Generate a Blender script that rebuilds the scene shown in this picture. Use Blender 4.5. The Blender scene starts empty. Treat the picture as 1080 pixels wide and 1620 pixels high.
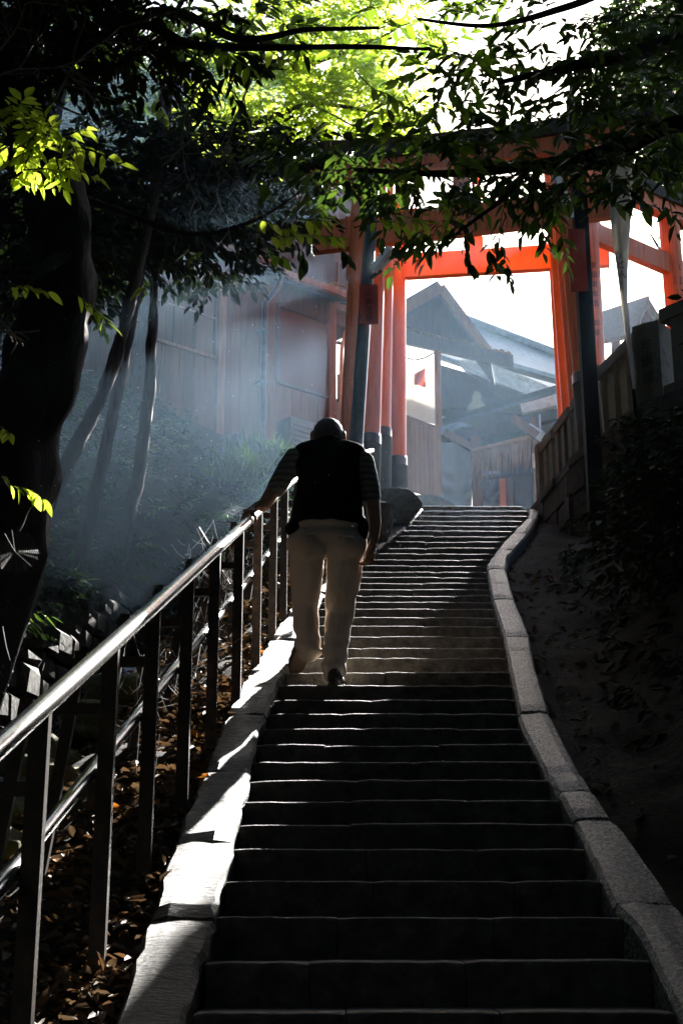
import bpy, math, random
import numpy as np
from mathutils import Vector, Matrix, noise as mnoise

random.seed(7)
RNG = np.random.default_rng(11)
scene = bpy.context.scene
COL = scene.collection

# ------------------------------------------------------------------ camera, sky, sun, exposure
FPX, PITCH, CAMZ = 2250.0, math.radians(16.7), 1.855
SP, CP = math.sin(PITCH), math.cos(PITCH)
cam_data = bpy.data.cameras.new("camera")
cam = bpy.data.objects.new("camera", cam_data)
COL.objects.link(cam)
cam.location = (0, 0, CAMZ)
cam.rotation_euler = (math.radians(90) + PITCH, 0, 0)
cam_data.sensor_fit = 'VERTICAL'
cam_data.sensor_height = 36.0
cam_data.lens = 50.0
cam_data.clip_start = 0.05
cam_data.clip_end = 500.0
scene.camera = cam

SUN_EL, SUN_AZ = math.radians(28.9), math.radians(14.5)     # azimuth: to the right of +Y
SUN_DIR = Vector((math.sin(SUN_AZ) * math.cos(SUN_EL), math.cos(SUN_AZ) * math.cos(SUN_EL), math.sin(SUN_EL)))
world = bpy.data.worlds.new("World")
scene.world = world
world.use_nodes = True
wn = world.node_tree
wn.nodes.clear()
w_out = wn.nodes.new("ShaderNodeOutputWorld")
w_bg = wn.nodes.new("ShaderNodeBackground")
w_sky = wn.nodes.new("ShaderNodeTexSky")
w_sky.sky_type = 'NISHITA'
w_sky.sun_disc = False
w_sky.sun_elevation = SUN_EL
w_sky.sun_rotation = SUN_AZ
w_sky.dust_density = 1.5
w_bg.inputs['Strength'].default_value = 0.05
wn.links.new(w_sky.outputs[0], w_bg.inputs[0])
wn.links.new(w_bg.outputs[0], w_out.inputs[0])

sun_data = bpy.data.lights.new("sun", 'SUN')
sun_data.energy = 5.0
sun_data.angle = math.radians(0.5)
sun_data.color = (1.0, 0.96, 0.90)
sun = bpy.data.objects.new("sun", sun_data)
COL.objects.link(sun)
sun.rotation_euler = SUN_DIR.to_track_quat('Z', 'Y').to_euler()

vs = scene.view_settings
vs.view_transform = 'Standard'
vs.look = 'None'
vs.gamma = 1.0
vs.exposure = 2.5
vs.use_curve_mapping = False
scene.render.engine = 'CYCLES'
cy = scene.cycles
cy.use_denoising = True
cy.max_bounces = 6
cy.diffuse_bounces = 3
cy.glossy_bounces = 3
cy.transmission_bounces = 4
cy.volume_bounces = 0
cy.transparent_max_bounces = 8
cy.sample_clamp_indirect = 4.0
cy.caustics_reflective = False
cy.caustics_refractive = False

HAZE_DENSITY = 0.00005
SMOKE_DENSITY = 0.0006
HAZE_ANISOTROPY = 0.72

# ------------------------------------------------------------------ helpers: where a thing stands
def ray(x, y):
    a, b = (x - 540) / FPX, (810 - y) / FPX
    return Vector((a, CP - b * SP, SP + b * CP))
def at(x, y, Y):                                  # point seen at photo pixel (x, y), Y metres ahead
    r = ray(x, y)
    return r * (Y / r.y) + Vector((0, 0, CAMZ))
def atd(x, y, D):
    return ray(x, y) * D + Vector((0, 0, CAMZ))
SLOPE = 0.42
def on_slope(x, y, off=0.0):                      # on the plane of the stairs, raised by off
    r = ray(x, y)
    t = (off - CAMZ) / (r.z - SLOPE * r.y)
    return r * t + Vector((0, 0, CAMZ))
def on_plane(x, y, p, n):
    r = ray(x, y)
    c = Vector((0, 0, CAMZ))
    return c + r * ((Vector(p) - c).dot(n) / r.dot(n))
def sstep(a, b, v):
    t = np.clip((np.asarray(v, float) - a) / (b - a), 0, 1)
    return t * t * (3 - 2 * t)
def rnd(a, b): return random.uniform(a, b)

# ------------------------------------------------------------------ helpers: meshes and objects
class MB:
    def __init__(s): s.v, s.f = [], []
    def add(s, vs_, fs_):
        n = len(s.v)
        s.v += [tuple(v) for v in vs_]
        s.f += [tuple(i + n for i in f) for f in fs_]
        return s
    def obox(s, c, ax, ay, az):                   # centre and three half axes
        c, ax, ay, az = Vector(c), Vector(ax), Vector(ay), Vector(az)
        P = [c + i * ax + j * ay + k * az for k in (-1, 1) for j in (-1, 1) for i in (-1, 1)]
        return s.add(P, [(0, 2, 3, 1), (4, 5, 7, 6), (0, 1, 5, 4), (2, 6, 7, 3), (0, 4, 6, 2), (1, 3, 7, 5)])
    def box(s, lo, hi):
        lo, hi = Vector(lo), Vector(hi)
        c, h = (lo + hi) / 2, (hi - lo) / 2
        return s.obox(c, (h.x, 0, 0), (0, h.y, 0), (0, 0, h.z))
    def beam(s, a, b, w, h, up=(0, 0, 1)):        # box from a to b, width w across, height h
        a, b = Vector(a), Vector(b)
        d = b - a
        L = d.length
        d.normalize()
        side = d.cross(Vector(up))
        if side.length < 1e-4: side = d.cross(Vector((0, 1, 0)))
        side.normalize()
        u = side.cross(d)
        return s.obox((a + b) / 2, d * L / 2, side * w / 2, u * h / 2)
    def tube(s, pts, r, n=8, cap=True, jit=0.0, seed=0):
        pts = [Vector(p) for p in pts]
        rs = r if isinstance(r, (list, tuple)) else [r] * len(pts)
        V, F = [], []
        ref = None
        for i, p in enumerate(pts):
            d = (pts[min(i + 1, len(pts) - 1)] - pts[max(i - 1, 0)]).normalized()
            if ref is None:
                ref = d.orthogonal().normalized()
            ref = (ref - d * ref.dot(d))
            if ref.length < 1e-5: ref = d.orthogonal()
            ref.normalize()
            e = d.cross(ref)
            for k in range(n):
                a = 2 * math.pi * k / n
                rr = rs[i]
                if jit: rr *= 1 + jit * mnoise.noise(Vector((math.cos(a) * 1.5 + seed, math.sin(a) * 1.5, i * .35 + seed * 3.1)))
                V.append(p + (ref * math.cos(a) + e * math.sin(a)) * rr)
        for i in range(len(pts) - 1):
            for k in range(n):
                F.append((i * n + k, i * n + (k + 1) % n, (i + 1) * n + (k + 1) % n, (i + 1) * n + k))
        if cap:
            F.append(tuple(range(n))[::-1])
            F.append(tuple(range((len(pts) - 1) * n, len(pts) * n)))
        return s.add(V, F)
    def prism(s, poly, d):                        # planar polygon extruded by d
        d = Vector(d)
        n = len(poly)
        V = [Vector(p) for p in poly] + [Vector(p) + d for p in poly]
        F = [tuple(range(n))[::-1], tuple(range(n, 2 * n))] + [(i, (i + 1) % n, n + (i + 1) % n, n + i) for i in range(n)]
        return s.add(V, F)
    def ico(s, c, r, sub=2, squash=(1, 1, 1), rough=0.0, seed=0.0, rot=None):
        V, F = ICO[sub]
        c = Vector(c)
        out = []
        for v in V:
            k = 1 + (rough * mnoise.noise(v * 1.7 + Vector((seed, seed * .7, seed * 1.3))) if rough else 0)
            q = Vector((v.x * squash[0], v.y * squash[1], v.z * squash[2])) * (r * k)
            out.append(c + (rot @ q if rot else q))
        return s.add(out, F)
    def build(s, name, mat, parent=None, smooth=False, loc=None):
        return link_mesh(name, s.v, s.f, mat, parent, smooth, loc)

def _ico(sub):
    import bmesh
    bm = bmesh.new()
    bmesh.ops.create_icosphere(bm, subdivisions=sub, radius=1)
    V = [v.co.copy() for v in bm.verts]
    bm.verts.index_update()
    F = [tuple(v.index for v in f.verts) for f in bm.faces]
    bm.free()
    return V, F
ICO = {k: _ico(k) for k in (1, 2, 3, 4)}
ORG = {}                                          # world origin of every object

def link_mesh(name, V, F, mat, parent=None, smooth=False, loc=None):
    V = np.asarray([tuple(v) for v in V] if not isinstance(V, np.ndarray) else V, dtype=np.float64)
    if parent is not None:
        org = np.array(ORG[parent.name])
    elif loc is not None:
        org = np.array(tuple(loc))
    else:
        org = np.array([(V[:, 0].min() + V[:, 0].max()) / 2, (V[:, 1].min() + V[:, 1].max()) / 2, V[:, 2].min()])
    me = bpy.data.meshes.new(name)
    V = V - org
    if isinstance(F, np.ndarray):
        n, k = F.shape
        me.vertices.add(len(V)); me.vertices.foreach_set('co', V.ravel())
        me.loops.add(n * k); me.loops.foreach_set('vertex_index', F.ravel().astype(np.int32))
        me.polygons.add(n)
        me.polygons.foreach_set('loop_start', np.arange(0, n * k, k, dtype=np.int32))
        me.update(calc_edges=True)
    else:
        me.from_pydata(V.tolist(), [], F)
    if smooth:
        me.polygons.foreach_set('use_smooth', [True] * len(me.polygons))
    if mat is not None: me.materials.append(mat)
    o = bpy.data.objects.new(name, me)
    COL.objects.link(o)
    if parent is not None:
        o.parent = parent
        ORG[o.name] = tuple(org)
    else:
        o.location = tuple(org)
        ORG[o.name] = tuple(org)
    return o

def tag(o, label=None, cat=None, group=None, kind=None):
    if label: o['label'] = label
    if cat: o['category'] = cat
    if group: o['group'] = group
    if kind: o['kind'] = kind
    return o
def thing(name, loc, label=None, cat=None, group=None, kind=None, parent=None):
    o = bpy.data.objects.new(name, None)
    o.empty_display_size = 0.2
    COL.objects.link(o)
    if parent is not None:
        o.parent = parent
        o.location = Vector(loc) - Vector(ORG[parent.name])
    else:
        o.location = loc
    ORG[o.name] = tuple(loc)
    return tag(o, label, cat, group, kind)

# ------------------------------------------------------------------ materials
def nodes_of(name):
    m = bpy.data.materials.new(name)
    m.use_nodes = True
    nt = m.node_tree
    b = nt.nodes['Principled BSDF']
    return m, nt, b
def mapped(nt, scale, coord='Position'):
    if coord == 'Position':
        g = nt.nodes.new('ShaderNodeNewGeometry'); out = g.outputs['Position']
    else:
        g = nt.nodes.new('ShaderNodeTexCoord'); out = g.outputs['Object']
    mp = nt.nodes.new('ShaderNodeMapping')
    mp.inputs['Scale'].default_value = scale
    nt.links.new(out, mp.inputs['Vector'])
    return mp.outputs[0]
def noise_node(nt, vec, scale, detail=5, rough=.6):
    n = nt.nodes.new('ShaderNodeTexNoise')
    n.inputs['Scale'].default_value = scale
    n.inputs['Detail'].default_value = detail
    n.inputs['Roughness'].default_value = rough
    nt.links.new(vec, n.inputs['Vector'])
    return n.outputs['Fac']
def ramp(nt, fac, stops):
    r = nt.nodes.new('ShaderNodeValToRGB')
    e = r.color_ramp.elements
    while len(e) < len(stops): e.new(.5)
    for i, (p, c) in enumerate(stops):
        e[i].position = p
        e[i].color = (c[0], c[1], c[2], 1)
    nt.links.new(fac, r.inputs[0])
    return r.outputs[0]
def surf(name, c1, c2, scale=(1, 1, 1), nscale=6.0, rough=.7, bump=.3, bscale=30.0, bdist=.01, spec=.4, metal=0.0,
         c3=None, lo=.35, hi=.65, bvec=None, coat=0.0, island=0.0):
    m, nt, b = nodes_of(name)
    vec = mapped(nt, scale)
    fac = noise_node(nt, vec, nscale, 6, .65)
    if c3: col = ramp(nt, fac, [(lo, c1), ((lo + hi) / 2, c2), (hi, c3)])
    else: col = ramp(nt, fac, [(lo, c1), (hi, c2)])
    if island:
        g = nt.nodes.new('ShaderNodeNewGeometry')
        oi = nt.nodes.new('ShaderNodeObjectInfo')
        ad = nt.nodes.new('ShaderNodeMath'); ad.operation = 'ADD'
        nt.links.new(g.outputs['Random Per Island'], ad.inputs[0]); nt.links.new(oi.outputs['Random'], ad.inputs[1])
        fr = nt.nodes.new('ShaderNodeMath'); fr.operation = 'FRACT'; nt.links.new(ad.outputs[0], fr.inputs[0])
        mr = nt.nodes.new('ShaderNodeMapRange')
        mr.inputs['To Min'].default_value = 1 - island; mr.inputs['To Max'].default_value = 1 + island
        nt.links.new(fr.outputs[0], mr.inputs['Value'])
        mx = nt.nodes.new('ShaderNodeMix'); mx.data_type = 'RGBA'; mx.blend_type = 'MULTIPLY'; mx.inputs['Factor'].default_value = 1
        nt.links.new(col, mx.inputs[6]); nt.links.new(mr.outputs[0], mx.inputs[7])
        col = mx.outputs[2]
    nt.links.new(col, b.inputs['Base Color'])
    b.inputs['Roughness'].default_value = rough
    b.inputs['Specular IOR Level'].default_value = spec
    b.inputs['Metallic'].default_value = metal
    if coat: b.inputs['Coat Weight'].default_value = coat
    if bump:
        v2 = mapped(nt, bvec or scale)
        h = noise_node(nt, v2, bscale, 6, .7)
        bp = nt.nodes.new('ShaderNodeBump')
        bp.inputs['Strength'].default_value = bump
        bp.inputs['Distance'].default_value = bdist
        nt.links.new(h, bp.inputs['Height'])
        nt.links.new(bp.outputs[0], b.inputs['Normal'])
    return m
def leafmat(name, cols, trans, tmix=.5, rough=.38):
    m, nt, b = nodes_of(name)
    g = nt.nodes.new('ShaderNodeNewGeometry')
    oi = nt.nodes.new('ShaderNodeObjectInfo')
    ad = nt.nodes.new('ShaderNodeMath'); ad.operation = 'ADD'
    nt.links.new(g.outputs['Random Per Island'], ad.inputs[0]); nt.links.new(oi.outputs['Random'], ad.inputs[1])
    fr = nt.nodes.new('ShaderNodeMath'); fr.operation = 'FRACT'; nt.links.new(ad.outputs[0], fr.inputs[0])
    n = len(cols)
    c = ramp(nt, fr.outputs[0], [(i / max(1, n - 1), k) for i, k in enumerate(cols)])
    t = ramp(nt, fr.outputs[0], [(i / max(1, len(trans) - 1), k) for i, k in enumerate(trans)])
    nt.links.new(c, b.inputs['Base Color'])
    b.inputs['Roughness'].default_value = rough
    b.inputs['Specular IOR Level'].default_value = .5
    tr = nt.nodes.new('ShaderNodeBsdfTranslucent')
    nt.links.new(t, tr.inputs['Color'])
    mx = nt.nodes.new('ShaderNodeMixShader')
    mx.inputs[0].default_value = tmix
    nt.links.new(b.outputs[0], mx.inputs[1]); nt.links.new(tr.outputs[0], mx.inputs[2])
    nt.links.new(mx.outputs[0], nt.nodes['Material Output'].inputs['Surface'])
    return m
def cloth_translucent(name, col, trans, tmix=.4, rough=.85):
    m, nt, b = nodes_of(name)
    vec = mapped(nt, (1, 1, 1))
    f = noise_node(nt, vec, 5, 4)
    c = ramp(nt, f, [(.3, [k * .85 for k in col]), (.7, col)])
    nt.links.new(c, b.inputs['Base Color'])
    b.inputs['Roughness'].default_value = rough
    tr = nt.nodes.new('ShaderNodeBsdfTranslucent')
    tr.inputs['Color'].default_value = (*trans, 1)
    mx = nt.nodes.new('ShaderNodeMixShader')
    mx.inputs[0].default_value = tmix
    nt.links.new(b.outputs[0], mx.inputs[1]); nt.links.new(tr.outputs[0], mx.inputs[2])
    nt.links.new(mx.outputs[0], nt.nodes['Material Output'].inputs['Surface'])
    return m

MT = {}
MT['stair'] = surf('stair_granite', (.035, .032, .028), (.085, .078, .068), nscale=14, rough=.62, bump=.7, bscale=55, bdist=.012, c3=(.14, .13, .115))
MT['kerb'] = surf('kerb_granite', (.06, .06, .062), (.38, .375, .37), nscale=75, rough=.42, bump=1.0, bscale=70, bdist=.02, c3=(.80, .79, .77), spec=.8, lo=.42, hi=.60)  # granite speckle; its pale end also paints grazing glints into the colour
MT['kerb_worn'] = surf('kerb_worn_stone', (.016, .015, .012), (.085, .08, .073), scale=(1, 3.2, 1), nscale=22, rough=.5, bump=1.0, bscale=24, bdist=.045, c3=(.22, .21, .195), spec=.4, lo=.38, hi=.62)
MT['soil'] = surf('soil', (.012, .009, .007), (.034, .026, .018), nscale=5, rough=.95, bump=1.0, bscale=22, bdist=.06, c3=(.018, .02, .009))
MT['rock'] = surf('rock', (.06, .055, .048), (.14, .13, .115), nscale=7, rough=.8, bump=.9, bscale=18, bdist=.03, c3=(.07, .085, .035), island=.25)
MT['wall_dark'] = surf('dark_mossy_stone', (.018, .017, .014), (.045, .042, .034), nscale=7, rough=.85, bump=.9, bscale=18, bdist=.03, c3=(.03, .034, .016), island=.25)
MT['mossrock'] = surf('mossy_rock', (.10, .10, .05), (.22, .21, .09), nscale=9, rough=.85, bump=1.0, bscale=40, bdist=.02, c3=(.13, .15, .045), island=.2)
MT['fence_stone'] = surf('fence_stone', (.045, .042, .03), (.09, .082, .06), nscale=6, rough=.8, bump=.5, bscale=60, bdist=.006, c3=(.075, .07, .035), island=.12)
MT['verm'] = surf('vermilion_paint', (.70, .15, .028), (.84, .215, .045), scale=(1, 1, .25), nscale=5, rough=.38, bump=.12, bscale=24, bdist=.004, spec=.5)
MT['verm_old'] = surf('faded_vermilion', (.42, .085, .028), (.72, .17, .05), scale=(14, 14, .6), nscale=2.2, rough=.55, bump=.35, bscale=4, bdist=.006, c3=(.55, .16, .07))
MT['black_paint'] = surf('black_lacquer', (.012, .012, .014), (.03, .031, .034), nscale=6, rough=.3, bump=.1, bscale=20, bdist=.003, spec=.5)
MT['kasagi'] = surf('weathered_top_beam', (.015, .015, .014), (.05, .048, .042), nscale=7, rough=.75, bump=.5, bscale=25, bdist=.01, c3=(.03, .04, .016))
MT['plank'] = surf('weathered_planks', (.042, .018, .008), (.105, .046, .020), scale=(16, 16, .7), nscale=2.0, rough=.7, bump=.45, bscale=5, bdist=.006, c3=(.065, .031, .016), island=.3)
MT['plank_red'] = surf('reddish_planks', (.17, .06, .024), (.30, .125, .052), scale=(18, 18, .8), nscale=2.0, rough=.6, bump=.35, bscale=5, bdist=.005, c3=(.22, .09, .04), island=.15)
MT['timber'] = surf('dark_timber', (.028, .016, .010), (.075, .042, .022), scale=(12, 12, 1.2), nscale=2.0, rough=.7, bump=.4, bscale=6, bdist=.006, island=.15)
MT['timber_warm'] = surf('brown_timber', (.11, .048, .02), (.22, .10, .045), scale=(12, 12, 1.2), nscale=2.0, rough=.65, bump=.35, bscale=6, bdist=.006, island=.1)
MT['white_end'] = surf('white_painted_ends', (.45, .43, .40), (.70, .68, .64), nscale=8, rough=.7, bump=.2)
MT['roof'] = surf('roof_shingle', (.022, .021, .020), (.06, .055, .05), nscale=10, rough=.7, bump=.6, bscale=22, bdist=.02, island=.15)
MT['roof_metal'] = surf('sheet_roof', (.20, .23, .24), (.32, .35, .36), nscale=5, rough=.33, bump=.2, bscale=8, bdist=.01, spec=.6)
MT['steel'] = surf('rail_steel', (.62, .61, .59), (.82, .81, .79), nscale=30, rough=.25, bump=.15, bscale=80, bdist=.002, metal=1.0)
MT['post_paint'] = surf('rusty_brown_paint', (.018, .014, .012), (.04, .03, .024), nscale=14, rough=.5, bump=.3, bscale=60, bdist=.003, c3=(.085, .05, .03))
MT['pole'] = surf('pole_paint', (.035, .042, .042), (.06, .072, .07), nscale=9, rough=.5, bump=.2, bscale=40, bdist=.003)
MT['dark_pole'] = surf('dark_pole_paint', (.008, .008, .009), (.02, .019, .018), nscale=9, rough=.8, bump=.3, bscale=40, bdist=.003, spec=.15)
MT['sign_red'] = surf('red_sign', (.30, .035, .02), (.42, .055, .03), nscale=6, rough=.5, bump=.0)
MT['ink'] = surf('black_ink', (.012, .012, .012), (.02, .02, .02), nscale=6, rough=.7, bump=0)
MT['white_metal'] = surf('white_enamel', (.62, .62, .58), (.75, .75, .72), nscale=8, rough=.35, bump=.05)
MT['bark'] = surf('bark', (.018, .011, .008), (.055, .034, .024), scale=(6, 6, 1.2), nscale=4, rough=.85, bump=.8, bscale=8, bdist=.02, c3=(.035, .027, .018))
MT['bark_dark'] = surf('dark_bark', (.012, .010, .008), (.032, .026, .020), scale=(5, 5, 1.3), nscale=4, rough=.9, bump=1.0, bscale=8, bdist=.04)
MT['twig'] = surf('twig_bark', (.04, .03, .022), (.09, .07, .05), nscale=20, rough=.8, bump=.2)
MT['dead_twig'] = surf('dead_twig', (.16, .13, .10), (.30, .26, .21), nscale=20, rough=.8, bump=.2)
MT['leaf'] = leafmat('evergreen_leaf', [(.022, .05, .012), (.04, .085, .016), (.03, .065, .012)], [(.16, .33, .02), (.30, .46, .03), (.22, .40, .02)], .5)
MT['leaf_dark'] = leafmat('canopy_shaded_leaf', [(.012, .026, .009), (.025, .05, .012), (.016, .034, .009)], [(.04, .085, .012), (.08, .14, .015)], .35)  # darker copy of the leaf, canopy shade put into its colour
MT['leaf_shade'] = leafmat('shaded_evergreen_leaf', [(.010, .020, .008), (.018, .034, .010), (.012, .024, .008)], [(.02, .04, .008), (.03, .05, .01)], .15, .75)  # darkest leaf copy, deep shade put into its colour
MT['leaf_lit'] = leafmat('sunlit_leaf', [(.05, .10, .014), (.075, .13, .02), (.06, .11, .014)], [(.52, .72, .04), (.68, .80, .07), (.46, .66, .04)], .65)  # brighter copy of the leaf, sunlight put into its colour
MT['fern'] = leafmat('fern_leaf', [(.02, .045, .01), (.03, .06, .014)], [(.06, .12, .015), (.09, .16, .02)], .35)
MT['litter'] = leafmat('fallen_leaf', [(.10, .065, .038), (.18, .13, .085), (.07, .048, .03), (.15, .11, .07), (.24, .14, .06), (.09, .06, .04)], [(.12, .075, .04), (.16, .10, .05), (.2, .10, .04)], .18, .7)
MT['orange_leaf'] = leafmat('orange_leaf', [(.5, .12, .012), (.55, .2, .02)], [(.7, .2, .02), (.7, .3, .03)], .4, .6)
MT['web'] = leafmat('spider_silk', [(.75, .75, .75), (.85, .85, .85)], [(.6, .6, .6), (.7, .7, .7)], .4, .3)
MT['dim_web'] = leafmat('grey_silk', [(.16, .16, .16), (.22, .22, .22)], [(.1, .1, .1), (.14, .14, .14)], .3, .5)  # darker, greyer copy of the web silk
MT['skin'] = surf('skin', (.33, .18, .12), (.46, .27, .19), nscale=25, rough=.5, bump=.15, bscale=150, bdist=.002)
MT['hair'] = surf('grey_hair', (.10, .096, .09), (.26, .25, .24), scale=(60, 60, 25), nscale=3, rough=.5, bump=.5, bscale=3, bdist=.004)
MT['vest'] = surf('black_vest', (.006, .006, .007), (.012, .012, .013), nscale=60, rough=.9, bump=.3, bscale=200, bdist=.002, spec=.15)
MT['trouser'] = surf('beige_trousers', (.62, .53, .44), (.70, .61, .51), nscale=8, rough=.9, bump=.25, bscale=180, bdist=.002, spec=.2)
MT['shoe'] = surf('dark_shoe', (.02, .017, .014), (.045, .036, .028), nscale=20, rough=.55, bump=.2, bscale=90, bdist=.002)
MT['sole'] = surf('shoe_sole', (.05, .034, .022), (.09, .062, .038), nscale=30, rough=.8, bump=.3)
MT['shoe_white'] = surf('shoe_highlight', (.6, .6, .58), (.7, .7, .68), nscale=30, rough=.6, bump=.0)
MT['shirt'] = None
MT['white_cloth'] = cloth_translucent('white_cloth', (.78, .77, .74), (.75, .72, .66), .45)
MT['pink_cloth'] = cloth_translucent('red_white_cloth', (.6, .16, .11), (.75, .3, .2), .45)
MT['banner_cloth'] = cloth_translucent('banner_cloth', (.62, .60, .55), (.62, .58, .50), .40)
MT['tarp'] = cloth_translucent('blue_white_curtain', (.50, .60, .68), (.35, .45, .52), .25)
MT['straw'] = surf('straw_fringe', (.24, .15, .09), (.42, .28, .17), scale=(30, 30, 2), nscale=2, rough=.9, bump=.4, bscale=5, bdist=.01, island=.25)
MT['gold'] = surf('aged_gilt', (.30, .25, .16), (.46, .40, .28), nscale=12, rough=.5, bump=.2)
MT['ac'] = surf('unit_grey', (.10, .11, .115), (.15, .16, .165), nscale=6, rough=.5, bump=.1)
MT['gutter'] = surf('gutter_metal', (.07, .075, .08), (.12, .125, .13), nscale=8, rough=.28, bump=.05, metal=.6)
MT['bamboo'] = surf('tan_conduit', (.42, .25, .12), (.55, .36, .2), nscale=10, rough=.5, bump=.1)
MT['rubble'] = surf('white_gravel', (.35, .36, .38), (.62, .64, .68), nscale=20, rough=.6, bump=.3, island=.2)

def glass(name, tint):
    m, nt, b = nodes_of(name)
    b.inputs['Base Color'].default_value = (*tint, 1)
    b.inputs['Roughness'].default_value = .04
    b.inputs['Specular IOR Level'].default_value = .4
    v = mapped(nt, (1, 1, 1))
    h = noise_node(nt, v, 2.2, 2, .5)
    bp = nt.nodes.new('ShaderNodeBump'); bp.inputs['Strength'].default_value = .25; bp.inputs['Distance'].default_value = .05
    nt.links.new(h, bp.inputs['Height']); nt.links.new(bp.outputs[0], b.inputs['Normal'])
    return m
MT['glass'] = glass('window_glass', (.10, .048, .022))  # warm tint paints the gates' orange reflection into the pane
m, nt, b = nodes_of('striped_shirt')
vec = mapped(nt, (1, 1, 1))
wv = nt.nodes.new('ShaderNodeTexWave'); wv.bands_direction = 'Z'; wv.inputs['Scale'].default_value = 9.0; wv.inputs['Distortion'].default_value = 1.2; wv.inputs['Detail Scale'].default_value = .6
nt.links.new(vec, wv.inputs['Vector'])
nt.links.new(ramp(nt, wv.outputs['Fac'], [(.55, (.24, .25, .22)), (.72, (.12, .13, .115))]), b.inputs['Base Color'])
b.inputs['Roughness'].default_value = .9
MT['shirt'] = m
m, nt, b = nodes_of('water')
b.inputs['Base Color'].default_value = (.015, .02, .02, 1); b.inputs['Roughness'].default_value = .06
h = noise_node(nt, mapped(nt, (1, 1, 1)), 9, 3)
bp = nt.nodes.new('ShaderNodeBump'); bp.inputs['Strength'].default_value = .6; bp.inputs['Distance'].default_value = .04
nt.links.new(h, bp.inputs['Height']); nt.links.new(bp.outputs[0], b.inputs['Normal'])
MT['water'] = m

# ------------------------------------------------------------------ the line of the stairs
KERB_L, KERB_R = .018, .022
def curve(px, off):
    P = sorted([on_slope(x, y, off) for x, y in px], key=lambda p: p.y)
    ys = np.array([p.y for p in P]); xs = np.array([p.x for p in P])
    s0 = (xs[1] - xs[0]) / (ys[1] - ys[0])
    def f(Y):
        Y = np.asarray(Y, float)
        r = np.interp(Y, ys, xs)
        return np.where(Y < ys[0], xs[0] + s0 * .4 * (Y - ys[0]), r)
    return f
L_IN = curve([(300, 1600), (338, 1450), (377, 1300), (402, 1180), (442, 1075), (478, 1010), (510, 941), (556, 895), (595, 867), (640, 833), (668, 802)], KERB_L)
L_OUT = curve([(185, 1600), (232, 1450), (290, 1290), (340, 1170), (393, 1062), (437, 992), (470, 950), (525, 900), (572, 865), (601, 838), (652, 802)], KERB_L)
R_IN = curve([(1073, 1597), (1044, 1536), (1006, 1459), (968, 1421), (905, 1289), (863, 1218), (822, 1140), (815, 1100), (801, 1027), (796, 1000), (777, 943), (769, 893), (780, 877), (793, 860), (813, 840), (833, 820), (838, 807)], KERB_R)
R_OUT = curve([(1180, 1590), (1062, 1413), (991, 1314), (960, 1281), (914, 1212), (868, 1122), (845, 1050), (836, 1000), (812, 943), (800, 900), (802, 880), (827, 853), (842, 833), (850, 815), (858, 800)], KERB_R)
NOSE_PX = [1600, 1520, 1450, 1395, 1342, 1303, 1266, 1233, 1205, 1178, 1152, 1129, 1107, 1084, 1063, 1041, 1025, 1007, 990, 976, 963, 952, 942, 932, 922.5, 913, 904, 895, 885.5, 876, 866.5, 857, 848, 839, 831, 823, 815, 807, 800]
NOSE = [on_slope(600, y).y for y in NOSE_PX]
while NOSE[0] > .4: NOSE.insert(0, NOSE[0] - rnd(.29, .33))
TOP_Y, TOP_Z = NOSE[-1], SLOPE * NOSE[-1]
def tread_z(Y):
    z = SLOPE * NOSE[0] - .12
    for n in NOSE:
        if n <= Y: z = SLOPE * n
    return z

# ------------------------------------------------------------------ ground
GU = [(-1, -.10), (0, -.06), (.35, -.07), (.7, -.12), (.85, -.22), (.98, -.52), (1.30, -.55), (1.42, -.40), (1.50, .05), (2.2, .35), (4, 1.35), (8, 4.2), (20, 13.0), (60, 30.0)]
G0 = [(-1, -.10), (0, -.06), (.5, .08), (1.0, .22), (1.5, .38), (2.2, .62), (4, 1.6), (8, 4.4), (20, 13.0), (60, 30.0)]
def ground_z(X, Y):
    X = np.asarray(X, float); Y = np.asarray(Y, float)
    Yc = np.clip(Y, -30, 21)
    xl, xr = L_OUT(np.clip(Y, 0, 16.0)), R_OUT(np.clip(Y, 0, 16.0))
    u = np.maximum(xl - X, -1)
    gg = np.interp(u, [a for a, _ in GU], [b for _, b in GU])
    g0 = np.interp(u, [a for a, _ in G0], [b for _, b in G0])
    k = sstep(10.0, 13.0, Y)
    left = SLOPE * Yc + gg * (1 - k) + g0 * k
    w = X - xr
    slope_r = SLOPE * np.clip(Y, -30, 16.3)
    rise = sstep(.25, 3.2, w)
    right = slope_r - .08 + np.maximum(6.55 - slope_r, 0) * rise * sstep(-6, 4, Y) + .05 * np.clip(w, 0, 30)
    terrace = sstep(2.50, 2.62, X + .128 * (Y - 15)) * sstep(12.2, 12.5, Y + .35 * (X - 3))
    right = right * (1 - terrace) + np.maximum(6.6, right) * terrace
    mid = slope_r - .40
    z = np.where(X < xl + .02, left, np.where(X > xr - .02, right, mid))
    # landing beyond the top step: flat, with the bank on its left
    up = sstep(TOP_Y - .05, TOP_Y + .15, Y)
    xb = .78 + .09 * np.clip(Y - 16, 0, 12)
    flat = np.where(X > xb, TOP_Z - .03, TOP_Z - .03 + (left - TOP_Z) * sstep(0, .8, xb - X))
    flat = flat + .33 * np.clip(Y - 18.6, 0, 22) * sstep(18.6, 20, Y) * np.where(X > xb, 1, 0)
    z = z * (1 - up) + flat * up
    return z
def nz(X, Y, s, a):
    return a * mnoise.noise(Vector((X * s, Y * s, 3.3)))
xs = np.unique(np.concatenate([np.linspace(-45, -8, 16), np.linspace(-8, -3.4, 20), np.linspace(-3.4, 3.4, 86), np.linspace(3.4, 12, 22), np.linspace(12, 45, 10)]))
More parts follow.
